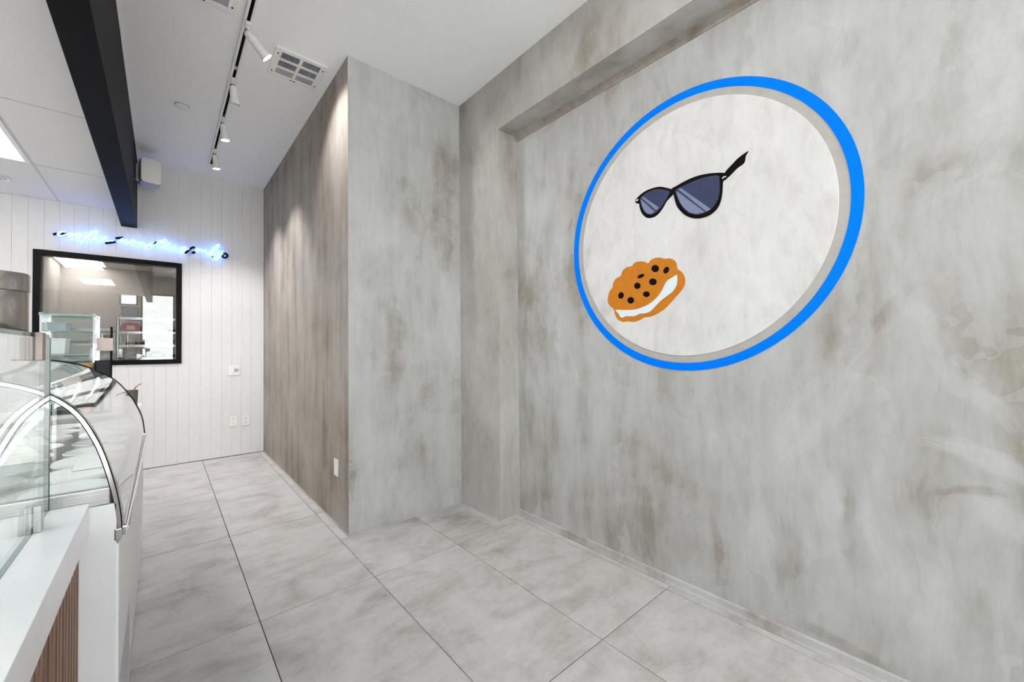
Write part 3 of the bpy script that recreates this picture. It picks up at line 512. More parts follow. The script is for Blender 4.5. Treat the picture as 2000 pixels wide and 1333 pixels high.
# ================================================================ round wall emblem
EY, EZ = 1.105, 2.062
em = thing('wall_emblem', 'large round painted emblem with blue ring on the recessed plaster wall', 'mural', (X4, EY, EZ))
def ringm(r0, r1, x0, x1, n=160):
    m = MB(); vs = []; fs = []
    for x in (x0, x1):
        for r in (r0, r1):
            for k in range(n):
                t = 2*math.pi*k/n; vs.append((x, r*math.cos(t), r*math.sin(t)))
    for k in range(n):
        j = (k+1) % n
        fs += [(k, j, n+j, n+k), (2*n+k, 3*n+k, 3*n+j, 2*n+j), (k, 2*n+k, 2*n+j, j), (n+k, n+j, 3*n+j, 3*n+k)]
    return m.add(vs, fs)
ringm(.759, .803, -.004, 0).build('ring', M['blue'], em)['label'] = 'bright blue ring'
ringm(.715, .759, -.002, 0).build('ring_band', M['ring_grey'], em)['label'] = 'grey band inside the blue ring'
MB().cyl((0, 0, 0), (-.007, 0, 0), .718, n=160).build('disc', M['disc'], em, bevel=.001, seg=1)['label'] = 'pale plaster disc'
def paint(name, pts, lvl, mat, smooth=True, label=None):
    q = spline(pts, 4, True) if smooth else pts
    q = [(y-EY, z-EZ) for y, z in q]
    x0 = -.007-.0008*lvl
    o = MB().prism(q, 'x', x0-.0008, x0).build(name, mat, em)
    if label: o['label'] = label
    return o
paint('cookie', COOKIE, 0, M['orange'], True, 'painted orange cookie sandwich')
paint('cream_filling', CREAM, 1, M['cream'], True, 'painted white cream filling')
for c in CHIPS: paint('chocolate_chip', c, 1, M['chip'])
paint('sunglasses_temple', TEMPLE, 0, M['chip'], True, 'painted black side arm of the sunglasses')
paint('sunglasses_frame', FRAME_FAR, 1, M['chip'], True, 'painted black sunglasses rim, smaller lens')
paint('sunglasses_frame', FRAME_NEAR, 2, M['chip'], True, 'painted black sunglasses rim, larger lens')
paint('lens', LENS_FAR, 3, M['lens']); paint('lens', LENS_NEAR, 3, M['lens'])
for g_ in (GLINT_NEAR_A, GLINT_NEAR_B, GLINT_FAR_A, GLINT_FAR_B): paint('lens_glint', g_, 4, M['glint'], False)
paint('hinge_mark', HINGE_NEAR, 4, M['cream'], False); paint('hinge_mark', HINGE_FAR, 4, M['cream'], False)
# ================================================================ ceiling fittings
def vent(cx, cy, label):
    t = thing('ceiling_vent', label, 'vent', (cx, cy, ZC), 'ceiling vents'); a = .18; b = .186
    xs = [-.135, -.010, .010, .135]; ys = [-.150, -.066, -.046, .038, .058, .145]
    m = MB()
    m.box(-a, -.135, -b, b, -.010, 0).box(.135, a, -b, b, -.010, 0).box(-.135, .135, -b, -.150, -.010, 0).box(-.135, .135, .145, b, -.010, 0)
    m.box(-.010, .010, -.150, .145, -.010, 0).box(-.135, -.010, -.066, -.046, -.010, 0).box(.010, .135, -.066, -.046, -.010, 0).box(-.135, -.010, .038, .058, -.010, 0).box(.010, .135, .038, .058, -.010, 0)
    m.build('faceplate', M['matte_white'], t)
    MB().box(-.135, .135, -.150, .145, -.0005, -.0001).build('duct_opening', M['dark'], t)
    for (u0_, u1_) in ((-.135, -.010), (.010, .135)):
        for r_, (v0, v1) in enumerate(((-.150, -.066), (-.046, .038))):
            n = 11
            for k in range(n):
                x = u0_ + (k+.5)*(u1_-u0_)/n
                MB().add([(x-.004, v0, -.001), (x+.001, v0, -.008), (x+.001, v1, -.008), (x-.004, v1, -.001), (x-.003, v0, -.0008), (x+.002, v0, -.0078), (x+.002, v1, -.0078), (x-.003, v1, -.0008)],
                         [(0,1,2,3),(4,7,6,5),(0,4,5,1),(1,5,6,2),(2,6,7,3),(3,7,4,0)]).build('louvre', M['plastic_grey'], t)
        for k in range(5):
            y = .058 + (k+.5)*.087/5
            MB().box(u0_, u1_, y-.0068, y+.0068, -.006+.0006*k, -.004+.0006*k).build('louvre', M['plastic_grey'], t)
    for sx, sy in ((-.157, -.12), (-.157, .12), (.157, -.12), (.157, .12), (-.012, .165), (.012, .165)):
        MB().cyl((sx, sy, -.0125), (sx, sy, -.010), .006, n=10).build('screw', M['dark'], t)
    return t
vent(.80, 3.50, 'white ceiling vent beside the boxed column')
vent(.175, 3.00, 'white ceiling vent cut off by the top edge left of the track')
sp = thing('sprinkler_cover', 'small round white cover plate on the high ceiling left of the track', 'cover', (.122, 4.70, ZC))
MB().lathe([(0, -.008), (.046, -.008), (.050, -.005), (.050, -.003), (.0, -.003)], n=28).build('cover_plate', M['matte_white'], sp, smooth=True)
MB().lathe([(.0, -.003), (.054, -.003), (.054, 0), (0, 0)], n=28).build('shade_ring', M['spoonpot'], sp, smooth=True)  # dark colour stands in for the shadow line round the plate
tr = thing('track_rail', 'long white lighting track on the high ceiling', 'track', (.425, 3.0, ZC))
MB().box(-.026, -.010, -3.4, 2.93, -.022, 0).box(.010, .026, -3.4, 2.93, -.022, 0).box(-.010, .010, -3.4, 2.93, -.006, 0).build('rail', M['matte_white'], tr, bevel=.001, seg=1)
MB().box(-.010, .010, -3.4, 2.93, -.0085, -.006).build('slot', M['dark'], tr)
MB().box(-.027, .027, 2.93, 2.96, -.023, 0).build('end_cap', M['matte_white'], tr, bevel=.002)
for yk in (-2.3, -1.0, .25, .75, 1.6, 2.4): MB().box(-.010, .010, yk, yk+.05, -.012, -.0085).build('clip', M['steel'], tr)
def head(y, d, label, lit=True, ln=.15, energy=HEAD, spot=.9):
    d = Vector(d).normalized(); t = thing('track_spotlight', label, 'spotlight', (.425, y, ZC), 'track spotlights')
    MB().box(-.016, .016, -.035, .035, -.045, -.0225).build('adapter', M['matte_white'], t, bevel=.003)
    MB().cyl((0, 0, -.045), (0, 0, -.085), .008, n=12).build('stem', M['matte_white'], t, smooth=True)
    p = Vector((0, 0, -.090)) - d*.01
    yk = MB().cyl(p-Vector((0, .0, 0)), p+Vector((0, .0, .018)), .013, n=14); yk.build('knuckle', M['steel'], t, smooth=True)
    prof = [(0, 0), (.018, 0), (.024, .012), (.027, .05), (.030, ln*.7), (.037, ln), (.033, ln), (.026, ln*.75), (0, ln*.72)]
    MB().lathe(prof, p, 24, axis=d).build('lamp_shade', M['matte_white'], t, smooth=True)
    MB().lathe([(0, ln*.80), (.0275, ln*.80), (.034, ln*.985), (.02, ln*1.01), (0, ln*1.02)] if lit else [(0, ln*.75), (.026, ln*.75), (.026, ln*.78), (0, ln*.78)], p, 24, axis=d).build('bulb', M['bulb'] if lit else M['brown'], t, smooth=True)
    if lit:
        ld = bpy.data.lights.new('track_spot_beam', 'SPOT'); ld.energy = energy; ld.spot_size = spot; ld.spot_blend = .6; ld.shadow_soft_size = .03; ld.color = (1, .985, .965)
        lo = bpy.data.objects.new('track_spot_beam', ld); col.objects.link(lo); lo.parent = t
        lo.location = p + d*(ln*1.06); lo.rotation_euler = (-d).to_track_quat('Z', 'Y').to_euler()
    return t
head(3.19, (.74, .03, -.70), 'white track spotlight swung towards the boxed column, nearest in view', True, .17, HEAD*1.0, 1.7)
head(3.93, (.10, .06, -1), 'unlit white track spotlight with open end, second from the front', False, .145)
head(4.66, (.14, .08, -1), 'lit white track spotlight, third from the front', True, .145, HEAD*3.0, 1.6)
head(5.46, (.12, .10, -1), 'lit white track spotlight at the far end of the track', True, .145, HEAD*3.0, 1.6)
for yy, dd in ((1.9, (.9, -.1, -.75)), (.6, (.9, .1, -.72)), (-.8, (.9, .2, -.75)), (-2.0, (.8, .3, -.8))):  # spotlights out of view, added as extra fill light
    head(yy, dd, {1.9: 'added unseen track spotlight above the frame aimed at the emblem', .6: 'added unseen track spotlight over the viewer aimed at the right wall', -.8: 'added unseen track spotlight behind the viewer', -2.0: 'added unseen track spotlight nearest the storefront'}[yy], True, .16, HEAD*.7, 1.9)
# grille of a ceiling speaker, left edge
cs = thing('ceiling_speaker', 'round white ceiling speaker at the left edge beside the flat light', 'speaker', (-1.215, 5.87, ZL))
MB().lathe([(.115, -.002), (.135, -.010), (.140, -.006), (.140, 0)], n=40).build('rim', M['matte_white'], cs, smooth=True)
MB().lathe([(0, -.006), (.10, -.006), (.115, -.002)], n=40).build('grille', M['tbar'], cs, smooth=True)
for k in range(3): MB().lathe([(.03+.03*k, -.008), (.036+.03*k, -.009), (.042+.03*k, -.006)], n=36).build('grille_ring', M['matte_white'], cs, smooth=True)
# loudspeaker on beam
ls = thing('wall_loudspeaker', 'white box loudspeaker on a bracket at the end of the black beam', 'speaker', (-.233, 6.0, 3.36))
pr = [(.050, -.10), (.066, -.118), (.075, -.12), (.19, -.105), (.196, -.09), (.196, .10), (.19, .115), (.075, .12), (.066, .116), (.050, .10)]
q = [(x, y) for x, y in [(.028, -.075), (.060, -.135), (.185, -.100), (.200, -.06), (.200, .03), (.165, .10), (.060, .12), (.028, .07)]]
MB().prism(q, 'z', -.125, .125).build('housing', M['plastic_grey'], ls, bevel=.016, smooth=True, seg=3)
g = MB(); gv = [(.046, -.143), (.212, -.101)]
dx, dy = gv[1][0]-gv[0][0], gv[1][1]-gv[0][1]; nl = math.hypot(dx, dy); nx, ny = dy/nl, -dx/nl
rr = []; hw_, hh_, rad = nl/2, .130, .032
for (cx_, cz_, a0_) in ((hw_-rad, hh_-rad, 0), (-hw_+rad, hh_-rad, 90), (-hw_+rad, -hh_+rad, 180), (hw_-rad, -hh_+rad, 270)):
    for q_ in range(7): t_ = math.radians(a0_+15*q_); rr.append((cx_+rad*math.cos(t_), cz_+rad*math.sin(t_)))
fm = MB(); mx, my = (gv[0][0]+gv[1][0])/2, (gv[0][1]+gv[1][1])/2; nn = len(rr); vs = []
for (d_, sc_) in ((0, 1), (.010, 1), (.015, .95)):
    for (t_, z_) in rr: vs.append((mx+dx/nl*t_*sc_+nx*d_, my+dy/nl*t_*sc_+ny*d_, z_*sc_))
fs = [tuple(range(nn))[::-1], tuple(range(2*nn, 3*nn))] + [(b_*nn+k, b_*nn+(k+1) % nn, (b_+1)*nn+(k+1) % nn, (b_+1)*nn+k) for b_ in (0, 1) for k in range(nn)]
fm.add(vs, fs).build('front_grille', M['matte_white'], ls, smooth=True)
MB().box(0, .030, -.02, .02, -.09, .09).build('bracket', M['steel'], ls, bevel=.003); MB().cyl((.02, 0, -.11), (.05, 0, -.11), .012, n=12).build('bracket_knob', M['black'], ls)
MB().cyl((.02, 0, .11), (.05, 0, .11), .012, n=12).build('bracket_knob', M['chrome'], ls)
# wall plates
def plate(name, label, cx, z, w_, h_, kind, plane='y'):
    t = thing(name, label, 'outlet', (cx, Y0-.012, z) if plane == 'y' else (X1, cx, z))
    if plane == 'x': t.rotation_euler = (0, 0, -math.pi/2)
    MB().box(-w_/2, w_/2, -.010, 0, -h_/2, h_/2).build('cover_plate', M['matte_white'], t, bevel=.003)
    if kind == 'duplex':
        for s in (-1, 1):
            r = MB().cyl((0, -.012, s*h_*.2), (0, -.010, s*h_*.2), .016, n=18).build('socket', M['white'], t)
            MB().box(-.007, -.004, -.0128, -.012, s*h_*.2-.002, s*h_*.2+.008).box(.004, .007, -.0128, -.012, s*h_*.2-.002, s*h_*.2+.008).build('slot', M['dark'], r)
    elif kind == 'double':
        for s in (-1, 1):
            MB().cyl((s*w_*.22, -.013, 0), (s*w_*.22, -.010, 0), .026, n=22).build('socket', M['plastic_grey' if s > 0 else 'white'], t)
        MB().box(-.002, .002, -.0125, -.010, -h_*.3, h_*.3).build('divider', M['tbar'], t)
    elif kind == 'data':
        for s in (-1, 1): MB().box(-.008, .008, -.0125, -.010, s*h_*.2-.008, s*h_*.2+.008).build('jack', M['plastic_grey'], t)
    else:
        MB().box(-w_*.22, w_*.22, -.0125, -.010, -h_*.33, h_*.33).build('insert', M['white'], t, bevel=.001)
    for s in (-1, 1): MB().cyl((0, -.0112, s*h_*.42), (0, -.010, s*h_*.42), .003, n=8).build('screw', M['tbar'], t)
    return t
plate('wall_outlet', 'wide double outlet plate on the white wall at counter height', .712, 1.129, .124, .130, 'double')
plate('wall_outlet', 'white duplex outlet low on the white wall, left of the pair', .706, .455, .080, .135, 'duplex')
plate('data_outlet', 'white data plate low on the white wall, right of the pair', .848, .452, .080, .135, 'data')
plate('wall_outlet', 'white outlet plate low on the brown plaster side of the column', 3.352, .457, .085, .130, 'rect', 'x')
# ================================================================ dipping display case
XF, XR, YN, YF = -.103, -.86, 1.806, 3.859
dc = thing('display_case', 'white curved glass dipping cabinet with chrome arches', 'display case', (XF, YN, 0))
def dcp(mb, name, mat, **k):
    o = mb.build(name, mat, None, **k); o.data.transform(Matrix.Translation((-XF, -YN, 0))); o.parent = dc; return o
body = dcp(MB().box(XR, XF-.012, YN+.012, YF-.01, .10, .80), 'body', M['cabinet'])
dcp(MB().box(XR+.02, XF-.03, YN+.03, YF-.03, 0, .10), 'plinth', M['cabinet'])
dcp(MB().box(XR, XF-.006, YN, YN+.012, .012, .915), 'end_panel', M['cabinet'], bevel=.002)
dcp(MB().box(XR, XF, YF-.012, YF, .012, .80), 'end_panel', M['cabinet'], bevel=.002)
fp = dcp(MB().box(XF-.012, XF, YN+.004, YF-.012, .34, .785), 'front_panel', M['cabinet'], bevel=.003)
dcp(MB().box(XF-.012, XF+.002, YF-.035, YF, .05, .79), 'corner_trim', M['matte_white'], bevel=.002)
dcp(MB().box(XF-.012, XF-.004, 2.45, YF-.035, .012, .335), 'kick_panel', M['cabinet'], bevel=.002)
vg = dcp(MB().box(XF-.014, XF-.0012, YN+.018, 2.432, .03, .325), 'vent_grille', M['dark'])
zz = .032
while zz < .32:
    s_ = MB().box(XF-.0012, XF-.0006, YN+.018, 2.432, zz, zz+.010).build('louvre', M['cabinet'], None); s_.data.transform(Matrix.Translation((-XF, -YN, 0))); s_.parent = vg
    zz += .022
dcp(MB().box(XF-.010, XF, YN+.004, YN+.018, .02, .335).box(XF-.010, XF, 2.432, 2.45, .02, .335).box(XF-.010, XF, YN+.018, 2.432, .325, .335).box(XF-.010, XF, YN+.018, 2.432, .02, .03), 'grille_frame', M['cabinet'])
for (yy, zz) in ((3.80, .765), (3.3, .765), (2.58, .765)): dcp(MB().cyl((XF, yy, zz), (XF+.006, yy, zz), .008, n=12), 'bolt', M['dark'])
# steel end rails and well deck
for (ya, yb) in ((YN-.002, YN+.03), (YF-.03, YF)):
    dcp(MB().box(XR, XF-.022, ya, yb, .915, .968), 'end_rail', M['steel'], bevel=.003)
dcp(MB().box(XR, XF-.012, YN+.03, YF-.03, .80, .815), 'well_floor', M['steel'])
dcp(MB().box(XF-.03, XF-.012, YN+.03, YF-.03, .815, .86), 'front_lip', M['steel'], bevel=.003)
dcp(MB().box(XR, XR+.05, YN+.03, YF-.03, .815, .97), 'rear_ledge', M['cabinet'], bevel=.003)
PROF = [(-.103, .828), (-.106, .88), (-.116, .953), (-.136, 1.046), (-.159, 1.122), (-.198, 1.206), (-.250, 1.262), (-.310, 1.296), (-.38, 1.318), (-.46, 1.328), (-.56, 1.332), (-.70, 1.332)]
PROF_FAR = [(-.106, .790), (-.112, .86), (-.123, .934), (-.148, 1.01), (-.181, 1.082), (-.257, 1.193), (-.354, 1.267), (-.447, 1.311), (-.551, 1.331), (-.70, 1.336)]
def resample(P, n=46):
    P = spline(P, 8); L = [0]
    for a, b in zip(P, P[1:]): L.append(L[-1] + math.hypot(b[0]-a[0], b[1]-a[1]))
    out = []; k = 0
    for i in range(n):
        t = L[-1]*i/(n-1)
        while k < len(L)-2 and L[k+1] < t: k += 1
        f_ = (t-L[k])/max(1e-9, L[k+1]-L[k]); out.append((P[k][0]+(P[k+1][0]-P[k][0])*f_, P[k][1]+(P[k+1][1]-P[k][1])*f_))
    return out
def offset(P, d):
    out = []
    for i, (x, z) in enumerate(P):
        a = P[max(0, i-1)]; b = P[min(len(P)-1, i+1)]; tx, tz = b[0]-a[0], b[1]-a[1]; l_ = math.hypot(tx, tz)
        out.append((x+tz/l_*d, z-tx/l_*d))
    return out
SP = resample(PROF); SF = resample(PROF_FAR)
def strap(P, ya, off, name, mat, hw, ht):
    return dcp(MB().tube([(x, ya, z) for x, z in offset(P, off)], 0, flat=((0, 1, 0), hw, ht)), name, mat, smooth=True)
strap(SP, YN+.012, 0.0, 'arch_frame', M['chrome'], .012, .0048); strap(SP, YN+.013, -.0062, 'dark_outline', M['black'], .0115, .0013); strap(SP, YN+.013, .0062, 'dark_outline', M['black'], .0115, .0013)  # thin black strips added to draw the dark outline of the arches
strap(SF, YF-.012, 0.0, 'arch_frame', M['chrome'], .008, .003); strap(SF, YF-.003, .0150, 'dark_outline', M['black'], .004, .0022)
gm = MB(); vs = []; n = len(SP)
A1, A2, B1, B2 = offset(SP, .0078), offset(SP, .0128), offset(SF, .008), offset(SF, .013)
for i in range(n): vs += [(A1[i][0], YN+.002, A1[i][1]), (B1[i][0], YF-.004, B1[i][1]), (A2[i][0], YN+.002, A2[i][1]), (B2[i][0], YF-.004, B2[i][1])]
fs = []
for i in range(n-1):
    a = 4*i; b = a+4
    fs += [(a, a+1, b+1, b), (a+2, b+2, b+3, a+3), (a, b, b+2, a+2), (a+1, a+3, b+3, b+1)]
fs += [(0, 2, 3, 1), (4*(n-1), 4*(n-1)+1, 4*(n-1)+3, 4*(n-1)+2)]
gm.add(vs, fs); dcp(gm, 'curved_glass', M['glass'], smooth=True)
for ya in (YN+.006, YF-.012):     # flat glass end pieces under the arches
    poly = [(x, z) for x, z in offset(SP if ya < 2 else SF, -.008) if z > .97] + [(-.70, .97)]
    poly = [(-.135, .97)] + [p for p in poly]
    dcp(MB().prism(poly, 'y', ya, ya+.005), 'end_glass', M['glass'])
# chrome front rail of the glass with a clamp at each end
dcp(MB().tube([(XF+.014, YN+.02, .822), (XF+.014, YF-.01, .805)], .010, 10), 'glass_rail', M['chrome'], smooth=True)
dcp(MB().box(XF+.004, XF+.020, YN+.002, YN+.030, .806, .836), 'rail_clamp', M['chrome'], bevel=.004); dcp(MB().box(XF, XF+.018, YF-.02, YF, .79, .82), 'rail_clamp', M['chrome'], bevel=.004)
dcp(MB().box(-.114, -.097, YN-.002, YN+.018, .795, .832), 'arch_foot', M['steel'], bevel=.003)
# curved strut inside the near end
dcp(MB().tube([(x, YN+.03, z) for x, z in spline([(-.235, 1.245), (-.262, 1.222), (-.305, 1.165), (-.345, 1.094), (-.40, .985)], 5)], 0, flat=((0, 1, 0), .004, .0075)), 'end_strut', M['chrome'], smooth=True)
# canopy and rear
dcp(MB().box(-.86, -.70, YN, YF, 1.318, 1.345), 'canopy', M['steel'], bevel=.004)
for y in (YN+.01, 2.82, YF-.03): dcp(MB().box(-.86, -.84, y, y+.02, .97, 1.318), 'rear_post', M['chrome'])
for (a, b) in ((YN+.035, 2.815), (2.845, YF-.035)): dcp(MB().box(-.853, -.847, a, b, .975, 1.315), 'rear_door', M['glass'])
dcp(MB().box(-.80, -.56, YN+.03, YF-.03, 1.150, 1.156), 'glass_shelf', M['glass']); 
for y in (YN+.035, 2.82, YF-.045): dcp(MB().box(-.84, -.56, y, y+.01, 1.140, 1.150), 'shelf_bracket', M['chrome'])
# ice cream tubs in the wells
COLS = [('tub', 'white'), ('tan', 'tan'), ('brown', 'brown'), ('pink', 'pale pink'), ('red', 'red'), ('cream', 'cream')]
rows = [(-.235, 'front'), (-.47, 'middle'), (-.70, 'rear')]
order = ['nearest', 'second', 'third', 'fourth', 'fifth', 'sixth', 'seventh', 'farthest']
tub_mesh = None
def tubthing(x, y, lidded, colr, label):
    t = thing('ice_cream_tub', label, 'tub', (x, y, .8155), 'tubs inside the display case')
    MB().lathe([(0, 0), (.092, 0), (.102, .115), (.106, .120), (.102, .123), (.098, .118), (.090, .02), (0, .02)], n=28).build('container', M['tub'], t, smooth=True)
    if lidded: MB().lathe([(0, .136), (.06, .136), (.103, .130), (.108, .122), (.108, .117), (.1065, .117)], n=28).build('lid', M['tub'], t, smooth=True)
    else: MB().lathe([(0, .108), (.04, .102), (.07, .100), (.0955, .088)], n=24).build('ice_cream', M[colr], t, smooth=True)
    return t
for r_, (x, rn) in enumerate(rows):
    for j in range(8):
        lid = (r_ == 0 and j in (0, 1, 2, 5)) or (r_ > 0 and (j*3+r_) % 4 == 0)
        cm, cw = COLS[(j*2+r_) % 6]
        tubthing(x, 1.975+j*.245, lid, cm, ('lidded white tub' if lid else 'open tub of %s ice cream' % cw) + ', %s row of the display case, %s from viewer' % (rn, order[j]))
bx = thing('paper_box', 'small white paper box lying on the tubs inside the display case', 'box', (-.205, 2.24, .953))
MB().prism([(-.05, 0), (.05, 0), (.045, .045), (-.035, .045)], 'y', -.035, .035).build('carton', M['tub'], bx, bevel=.003)
MB().box(.02, .05, -.03, .03, .045, .048).build('flap', M['pink'], bx)
# ================================================================ near counter
SX, SZ = -.169, .930
nc = thing('serving_counter', 'white counter base faced with walnut slats in the lower left foreground', 'counter', (SX, YN, 0))
def ncp(mb, name, mat, **k):
    o = mb.build(name, mat, None, **k); o.data.transform(Matrix.Translation((-SX, -YN, 0))); o.parent = nc; return o
ncp(MB().box(-.86, -.215, -1.2, YN-.006, .0, SZ-.096), 'carcass', M['dark'])
sl0 = MB().box(-.215, -.190, -.0135, .0135, .02, SZ-.096).build('slat', M['slat'], None, bevel=.0015, seg=1); sl0.data.transform(Matrix.Translation((-SX, 0, 0))); sl0.parent = nc
yy = YN-.020; sl0.location = (0, yy-YN, 0); yy -= .044
while yy > -.6:
    s_ = sl0.copy(); col.objects.link(s_); s_.parent = nc; s_.location = (0, yy-YN, 0); yy -= .044
ct = tag(MB().box(-.90, SX, -1.2, YN-.004, SZ-.095, SZ).build('countertop', M['quartz'], None, bevel=.0015), 'thick white quartz countertop in the lower left foreground', 'countertop')
# glass sneeze guard
sg = thing('sneeze_guard', 'clear glass sneeze guard standing on the white quartz countertop', 'glass screen', (-.257, 1.2, SZ))
gz = 1.438-SZ
MB().box(-.005, .005, -2.2, .598, 0.001, gz).build('front_pane', M['glassgreen'], sg)
MB().box(-.006, .006, .598, .602, 0.001, gz+.002).build('pane_edge', M['glassedge'], sg)
MB().box(-.0052, .0052, -2.2, .598, .0, .001).build('pane_edge', M['glassedge'], sg)
MB().box(-.42, -.006, -2.2, .601, gz+.001, gz+.011).build('top_shelf', M['glassgreen'], sg)
MB().box(-.0058, -.0050+.008, -2.2, .603, gz+.0008, gz+.0112).build('shelf_edge', M['glassedge'], sg)
MB().box(-.42, -.006, .601, .603, gz+.001, gz+.011).build('shelf_edge', M['glassedge'], sg)
MB().box(-.415, -.407, -2.2, .60, .001, gz).build('rear_pane', M['glassgreen'], sg)
for yk in (.400, -.5, -1.5):
    c_ = MB().box(.006, .020, yk, yk+.035, gz-.062, gz+.012).box(-.020, -.006, yk, yk+.035, gz-.062, gz-.001).build('top_clamp', M['clamp'], sg, bevel=.0015)
    c_ = MB().box(.006, .020, yk, yk+.035, .0005, .068).box(-.020, -.006, yk, yk+.035, .0005, .068).build('bottom_clamp', M['steel'], sg, bevel=.0015)
# canister on the glass shelf
cn = thing('steel_canister', 'brushed steel canister with lid seam on the glass shelf', 'canister', (-.348, 1.715, 1.4495))
MB().lathe([(0, 0), (.066, 0), (.068, .003), (.068, .112), (.0665, .114)], n=64).build('can_body', M['steeldark'], cn, smooth=True)
MB().lathe([(.0665, .114), (.0695, .1145), (.0695, .160), (.0675, .163), (.02, .165), (0, .165)], n=64).build('lid', M['steeldark'], cn, smooth=True)
# ================================================================ far counter and its equipment
fc = thing('back_counter', 'white back counter behind the display case below the window', 'counter', (-1.2, 4.55, 0))
MB().box(-1.0, .99, -.45, .35, .08, .90).build('cabinet_body', M['cabinet'], fc, bevel=.003)
MB().box(-.98, .97, -.42, .33, 0, .08).build('plinth', M['dark'], fc)
MB().box(-1.02, 1.065, -.47, .37, .90, .93).build('worktop', M['quartz'], fc, bevel=.003)
for k in range(3):
    d_ = MB().box(.99-.65*(k+1)+.005, .99-.65*k-.005, -.462, -.45, .12, .88).build('door', M['cabinet'], fc, bevel=.002)
    MB().cyl((.99-.65*k-.06, -.475, .6), (.99-.65*k-.06, -.475, .75), .006, n=10).build('handle', M['chrome'], d_)
fz = .931
gcx = thing('glass_bakery_case', 'clear glass bakery case on the back counter before the window', 'display case', (-.535, 4.60, fz))
W_, D_, H_ = .27, .30, 1.685-.931
W2 = W_/2
def gbox(mb, nm, mt, **k): return mb.build(nm, mt, gcx, **k)
gbox(MB().box(-W2, W2, -.15, .15, 0, .03), 'base', M['black'])
for sx in (-1, 1):
    for sy in (-1, 1): gbox(MB().box(sx*W2-.006, sx*W2+.006, sy*.15-.006, sy*.15+.006, .03, H_), 'corner_post', M['chrome'])
gbox(MB().box(-W2, W2, -.150, -.145, .03, H_-.02), 'front_glass', M['glassgreen']); gbox(MB().box(-W2, W2, .145, .150, .03, H_-.02), 'back_glass', M['glassgreen'])
gbox(MB().box(-W2-.002, -W2+.003, -.145, .145, .03, H_-.02), 'side_glass', M['glassgreen']); gbox(MB().box(W2-.003, W2+.002, -.145, .145, .03, H_-.02), 'side_glass', M['glassgreen'])
gbox(MB().box(-W2-.01, W2+.01, -.16, .16, H_-.02, H_-.008).box(-W2-.01, -W2+.01, -.16, .16, H_-.008, H_), 'top', M['glasspale'], bevel=.002)
for z in (.24, .44, .62): gbox(MB().box(-W2+.006, W2-.006, -.14, .14, z, z+.006), 'shelf', M['glasspale'])
def smallbox(nm, lb, cat, x, y, z, a, b, h, mat, mat2):
    t = thing(nm, lb, cat, (x, y, z)); MB().prism([(-a*.92, 0), (a*.92, 0), (a, h*.85), (-a, h*.85)], 'y', -b, b).build('body', M[mat], t, bevel=.005)
    MB().box(-a-.004, a+.004, -b-.004, b+.004, h*.85, h).build('lid', M[mat2], t, bevel=.003); return t
smallbox('storage_box', 'blue plastic box on the middle shelf of the glass bakery case', 'box', -.462, 4.58, fz+.247, .045, .09, .13, 'bluebin', 'bluebin')
smallbox('storage_box', 'white box on the middle shelf of the glass bakery case', 'box', -.57, 4.58, fz+.247, .05, .09, .10, 'tub', 'plastic_grey')
smallbox('storage_box', 'pale box on the upper shelf of the glass bakery case, left side', 'box', -.60, 4.60, fz+.447, .045, .09, .12, 'tub', 'tub')
smallbox('storage_box', 'clear grey box on the top shelf of the glass bakery case', 'box', -.60, 4.60, fz+.627, .05, .09, .06, 'plastic_grey', 'plastic_grey')
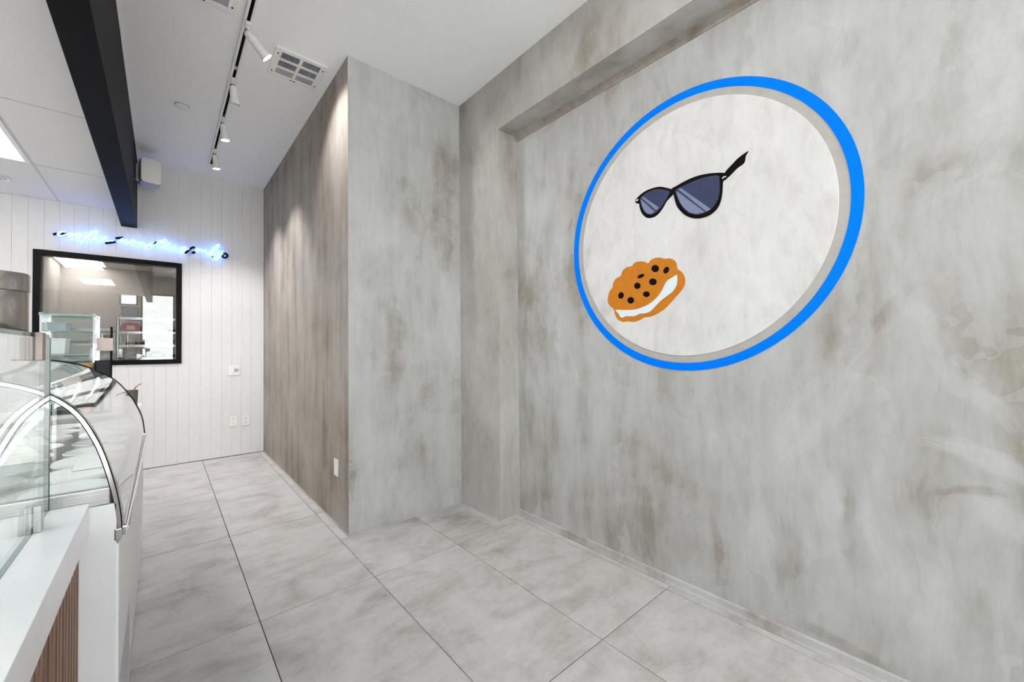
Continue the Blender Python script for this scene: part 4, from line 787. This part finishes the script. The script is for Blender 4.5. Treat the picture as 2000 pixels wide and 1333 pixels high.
# register: stand, screen facing away and a customer card holder
rg = thing('register_terminal', 'black register terminal on the back counter under the window corner', 'register', (-.35, 4.40, fz))
MB().cyl((0, 0, 0), (0, 0, .012), .055, n=24).build('base', M['black'], rg, smooth=True)
MB().cyl((0, 0, .012), (0, 0, .30), .012, n=12).build('stand', M['black'], rg, smooth=True)
scn = MB().prism([(-.02, .17), (.0, .165), (.045, .39), (.025, .395)], 'x', -.045, .045).build('monitor', M['black'], rg, bevel=.004)
MB().prism([(-.0215, .178), (-.0205, .178), (.0235, .388), (.0225, .388)], 'x', -.038, .038).build('screen', M['screen'], scn)
cdh = thing('price_card', 'pale card on a thin black stand behind the register', 'card', (-.345, 4.52, fz))
MB().cyl((0, 0, 0), (0, 0, .006), .045, n=20).build('base', M['black'], cdh); MB().cyl((.035, 0, .006), (.035, 0, .66), .006, n=8).build('rod', M['black'], cdh)
MB().box(-.045, .045, -.006, -.002, .47, .57).build('card', M['pink'], cdh)
cup = thing('paper_cup', 'kraft paper cup between the glass bakery case and the register', 'cup', (-.422, 4.33, fz))
cups = MB().lathe([(0, 0), (.022, 0), (.036, .12), (.037, .122), (.034, .122), (.021, .006), (0, .006)], n=24)
o = MB().lathe([(0, 0), (.022, 0), (.034, .38), (.036, .382), (.032, .382), (.020, .02), (0, .02)], n=24); 
MB().lathe([(0, 0), (.020, 0), (.026, .285), (0, .285)], n=24).build('cup_stack', M['kraft'], cup, smooth=True)
MB().lathe([(.020, .285), (.033, .375), (.035, .378), (.032, .378), (.0, .30)], n=24).build('cup_body', M['kraft'], cup, smooth=True)
pot = thing('utensil_pot', 'smoky grey utensil pot at the end of the back counter by the white wall', 'pot', (-.362, 4.22, fz))
pot.location = (-.182, 4.22, fz)
fc2 = None
MB().lathe([(0, 0), (.034, 0), (.042, .165), (.044, .168), (.039, .166), (.032, .008), (0, .008)], n=28).build('pot_body', M['spoonpot'], pot, smooth=True)
st = thing('wooden_spatula', 'light wooden spatula standing in the grey utensil pot', 'utensil', (-.182, 4.22, fz+.012))
MB().tube([(-.018, .005, 0), (-.010, .004, .08), (.014, -.004, .150), (.030, -.008, .182)], .005, 8).build('handle', M['light_wood'], st, smooth=True)
MB().tube([(.028, -.008, .178), (.046, -.010, .196), (.060, -.012, .204)], 0, flat=((0, 1, 0), .013, .003)).build('blade', M['light_wood'], st)
